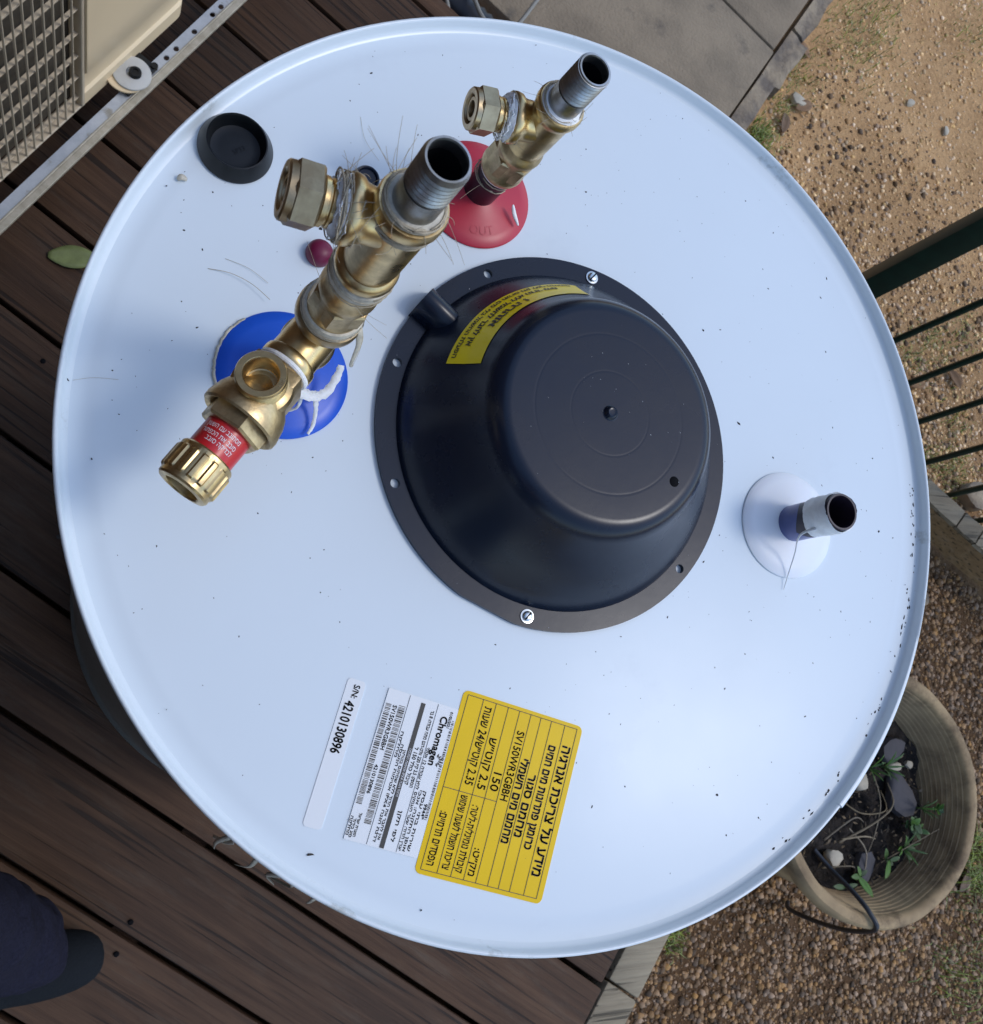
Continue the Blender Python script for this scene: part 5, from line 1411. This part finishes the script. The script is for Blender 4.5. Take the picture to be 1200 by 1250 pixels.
# film shreds hanging from the heater's lower edge of the rim
bm = bmesh.new()
for i in range(6):
    a = R(228.5 + i * 2.4 + random.uniform(-1, 1)); r0 = 0.2905
    p0 = Vector((TC.x + r0 * math.cos(a), TC.y + r0 * math.sin(a), 0.945)); o_ = Vector((math.cos(a), math.sin(a), 0)); t_ = Vector((-math.sin(a), math.cos(a), 0))
    L_ = random.uniform(0.004, 0.012)
    tube_bm(bm, spline([p0, p0 + o_ * L_ * 0.6 + t_ * random.uniform(-0.006, 0.006) + Vector((0, 0, -0.01)), p0 + o_ * L_ + t_ * random.uniform(-0.01, 0.01) + Vector((0, 0, -0.03))], 5), lambda t: 0.0018 * (1 - 0.5 * t), 5, flat=0.15)
obj('film_shreds', bm_mesh(bm), M_['tape_old'], heater)['label'] = 'torn packing film hanging below the rim at lower left'

# ================================================================== PERSON (only the right trouser leg and shoe enter the picture)
from mathutils import noise as mnoise
def skinned(name, verts, edges, radii, m, parent, root=0, sub=2, folds=0.0):
    me = bpy.data.meshes.new(name); me.from_pydata([Vector(v) for v in verts], edges, [])
    o = bpy.data.objects.new(name, me); COL.objects.link(o)
    md = o.modifiers.new('skin', 'SKIN'); md.use_smooth_shade = True
    for i, r_ in enumerate(radii):
        sv = me.skin_vertices[0].data[i]; sv.radius = (r_, r_) if not isinstance(r_, tuple) else r_; sv.use_root = (i == root)
    s = o.modifiers.new('sub', 'SUBSURF'); s.levels = sub; s.render_levels = sub
    bpy.context.view_layer.update()
    dg = bpy.context.evaluated_depsgraph_get()
    nm = bpy.data.meshes.new_from_object(o.evaluated_get(dg)); nm.name = name
    bpy.data.objects.remove(o); bpy.data.meshes.remove(me)
    nm.materials.clear()
    if folds:
        for q, nrm in [(v_, v_.normal.copy()) for v_ in nm.vertices]:
            c_ = q.co
            f_ = mnoise.noise(Vector((c_.x * 16, c_.y * 16, c_.z * 30))) + 0.6 * mnoise.noise(Vector((c_.x * 38 + 5, c_.y * 38, c_.z * 62)))
            q.co = c_ + nrm * f_ * folds
    return obj(name, nm, m, parent)
HIP = Vector((-0.42, 0.06, 0.88))
per = empty('person', (-0.25, -0.10, 0), 'person in navy trousers and dark shoe at the lower left corner', 'person')
J = [(-0.25, -0.46, 0.88), (-0.20, -0.43, 0.83), (-0.165, -0.160, 0.47), (-0.045, -0.315, 0.075), (-0.34, -0.40, 0.83), (-0.43, -0.20, 0.47), (-0.42, -0.38, 0.075),
     (-0.23, -0.48, 1.10), (-0.20, -0.44, 1.34), (-0.17, -0.40, 1.47), (-0.14, -0.37, 1.56), (-0.12, -0.35, 1.66),
     (-0.03, -0.51, 1.38), (0.06, -0.38, 1.18), (0.02, -0.16, 1.34), (-0.37, -0.37, 1.38), (-0.30, -0.22, 1.18), (-0.11, -0.12, 1.36)]
E_ = [(0, 1), (1, 2), (2, 3), (0, 4), (4, 5), (5, 6), (0, 7), (7, 8), (8, 9), (9, 10), (10, 11), (8, 12), (12, 13), (13, 14), (8, 15), (15, 16), (16, 17)]
rad = [0.115, 0.075, 0.048, 0.034, 0.075, 0.048, 0.034, 0.12, 0.125, 0.05, 0.075, 0.085, 0.052, 0.038, 0.026, 0.052, 0.038, 0.026]
body = skinned('body', J, E_, rad, M_['skin'], per, 0)
# hands with five fingers closing on the phone
for s, wrist in ((-1, J[14]), (1, J[17])):
    wv = Vector(wrist); f = Vector((0.07, 0.05 * -s, 0.05))
    hv_ = [wv, wv + f * 0.6, wv + f]
    he = [(0, 1), (1, 2)]; hr = [0.024, 0.032, 0.026]
    for k in range(4):
        b = wv + f + Vector((0.0, 0.012 * (k - 1.5), 0.012 * (1.5 - k)))
        n0 = len(hv_); hv_ += [b, b + Vector((0.022, -s * 0.008, 0.018)), b + Vector((0.026, -s * 0.020, 0.034))]; he += [(2, n0), (n0, n0 + 1), (n0 + 1, n0 + 2)]; hr += [0.010, 0.009, 0.007]
    n0 = len(hv_); b = wv + f * 0.5 + Vector((0, -s * 0.03, 0.012)); hv_ += [b, b + Vector((0.02, -s * 0.014, 0.02))]; he += [(1, n0), (n0, n0 + 1)]; hr += [0.011, 0.009]
    skinned('hand', hv_, he, hr, M_['skin'], per, 0, 1)
TR = [J[0], J[1], J[2], (-0.070, -0.285, 0.15), (-0.040, -0.322, 0.060), J[4], J[5], (-0.42, -0.36, 0.15), (-0.42, -0.38, 0.060), (-0.24, -0.47, 1.02)]
skinned('trousers', TR, [(0, 1), (1, 2), (2, 3), (3, 4), (0, 5), (5, 6), (6, 7), (7, 8), (0, 9)], [0.135, 0.092, 0.068, 0.058, 0.060, 0.092, 0.068, 0.058, 0.060, 0.13], M_['navy'], per, 0, 4, 0.009)
SH = [(-0.24, -0.47, 1.00), J[7], J[8], (-0.18, -0.41, 1.43), J[12], (0.025, -0.43, 1.26), J[15], (-0.33, -0.28, 1.26)]
skinned('shirt', SH, [(0, 1), (1, 2), (2, 3), (2, 4), (4, 5), (2, 6), (6, 7)], [0.135, 0.135, 0.140, 0.065, 0.066, 0.052, 0.066, 0.052], M_['navy'], per, 1)
skinned('hair', [(-0.125, -0.365, 1.66), (-0.12, -0.36, 1.72), (-0.14, -0.405, 1.66)], [(0, 1), (0, 2)], [0.088, 0.075, 0.07], M_['hair'], per, 0)
for (hx, hy, ang) in ((-0.125, -0.352, 6), (-0.45, -0.46, 65)):
    F_ = Matrix.Translation((hx, hy, 0)) @ Matrix.Rotation(R(ang), 4, 'Z')
    pts = [(0.0, 0, 0.045), (0.06, 0, 0.050), (0.12, 0, 0.042), (0.175, 0, 0.034), (0.0, 0, 0.075)]
    skinned('shoe', [F_ @ Vector(p) for p in pts], [(0, 1), (1, 2), (2, 3), (0, 4)], [(0.040, 0.042), (0.044, 0.045), (0.047, 0.038), (0.030, 0.026), 0.038], M_['shoe'], per, 0)
# a face: eyes, nose, mouth, ears
FH = Matrix.Translation((-0.12, -0.35, 1.645)) @ Matrix.Rotation(R(69), 4, 'Z')
for sd_ in (-1, 1):
    obj('eye', lathe([(0, -0.011), (0.008, -0.008), (0.011, 0), (0.008, 0.008), (0, 0.011)], 14, M=FH @ Matrix.Translation((0.074, sd_ * 0.030, 0.010))), M_['paper'], per)
    obj('ear', lathe([(0, -0.028), (0.010, -0.018), (0.012, 0.006), (0.008, 0.024), (0, 0.030)], 12, M=FH @ Matrix.Translation((0.0, sd_ * 0.088, 0.0))), M_['skin'], per)
obj('nose', lathe([(0.015, -0.022), (0.013, -0.012), (0.007, 0.018), (0, 0.026)], 12, M=FH @ Matrix.Translation((0.088, 0, -0.012))), M_['skin'], per)
obj('mouth', tube(spline([FH @ Vector((0.074, -0.024, -0.050)), FH @ Vector((0.084, 0, -0.053)), FH @ Vector((0.074, 0.024, -0.050))], 5), 0.005, 6), M_['darkred'], per)
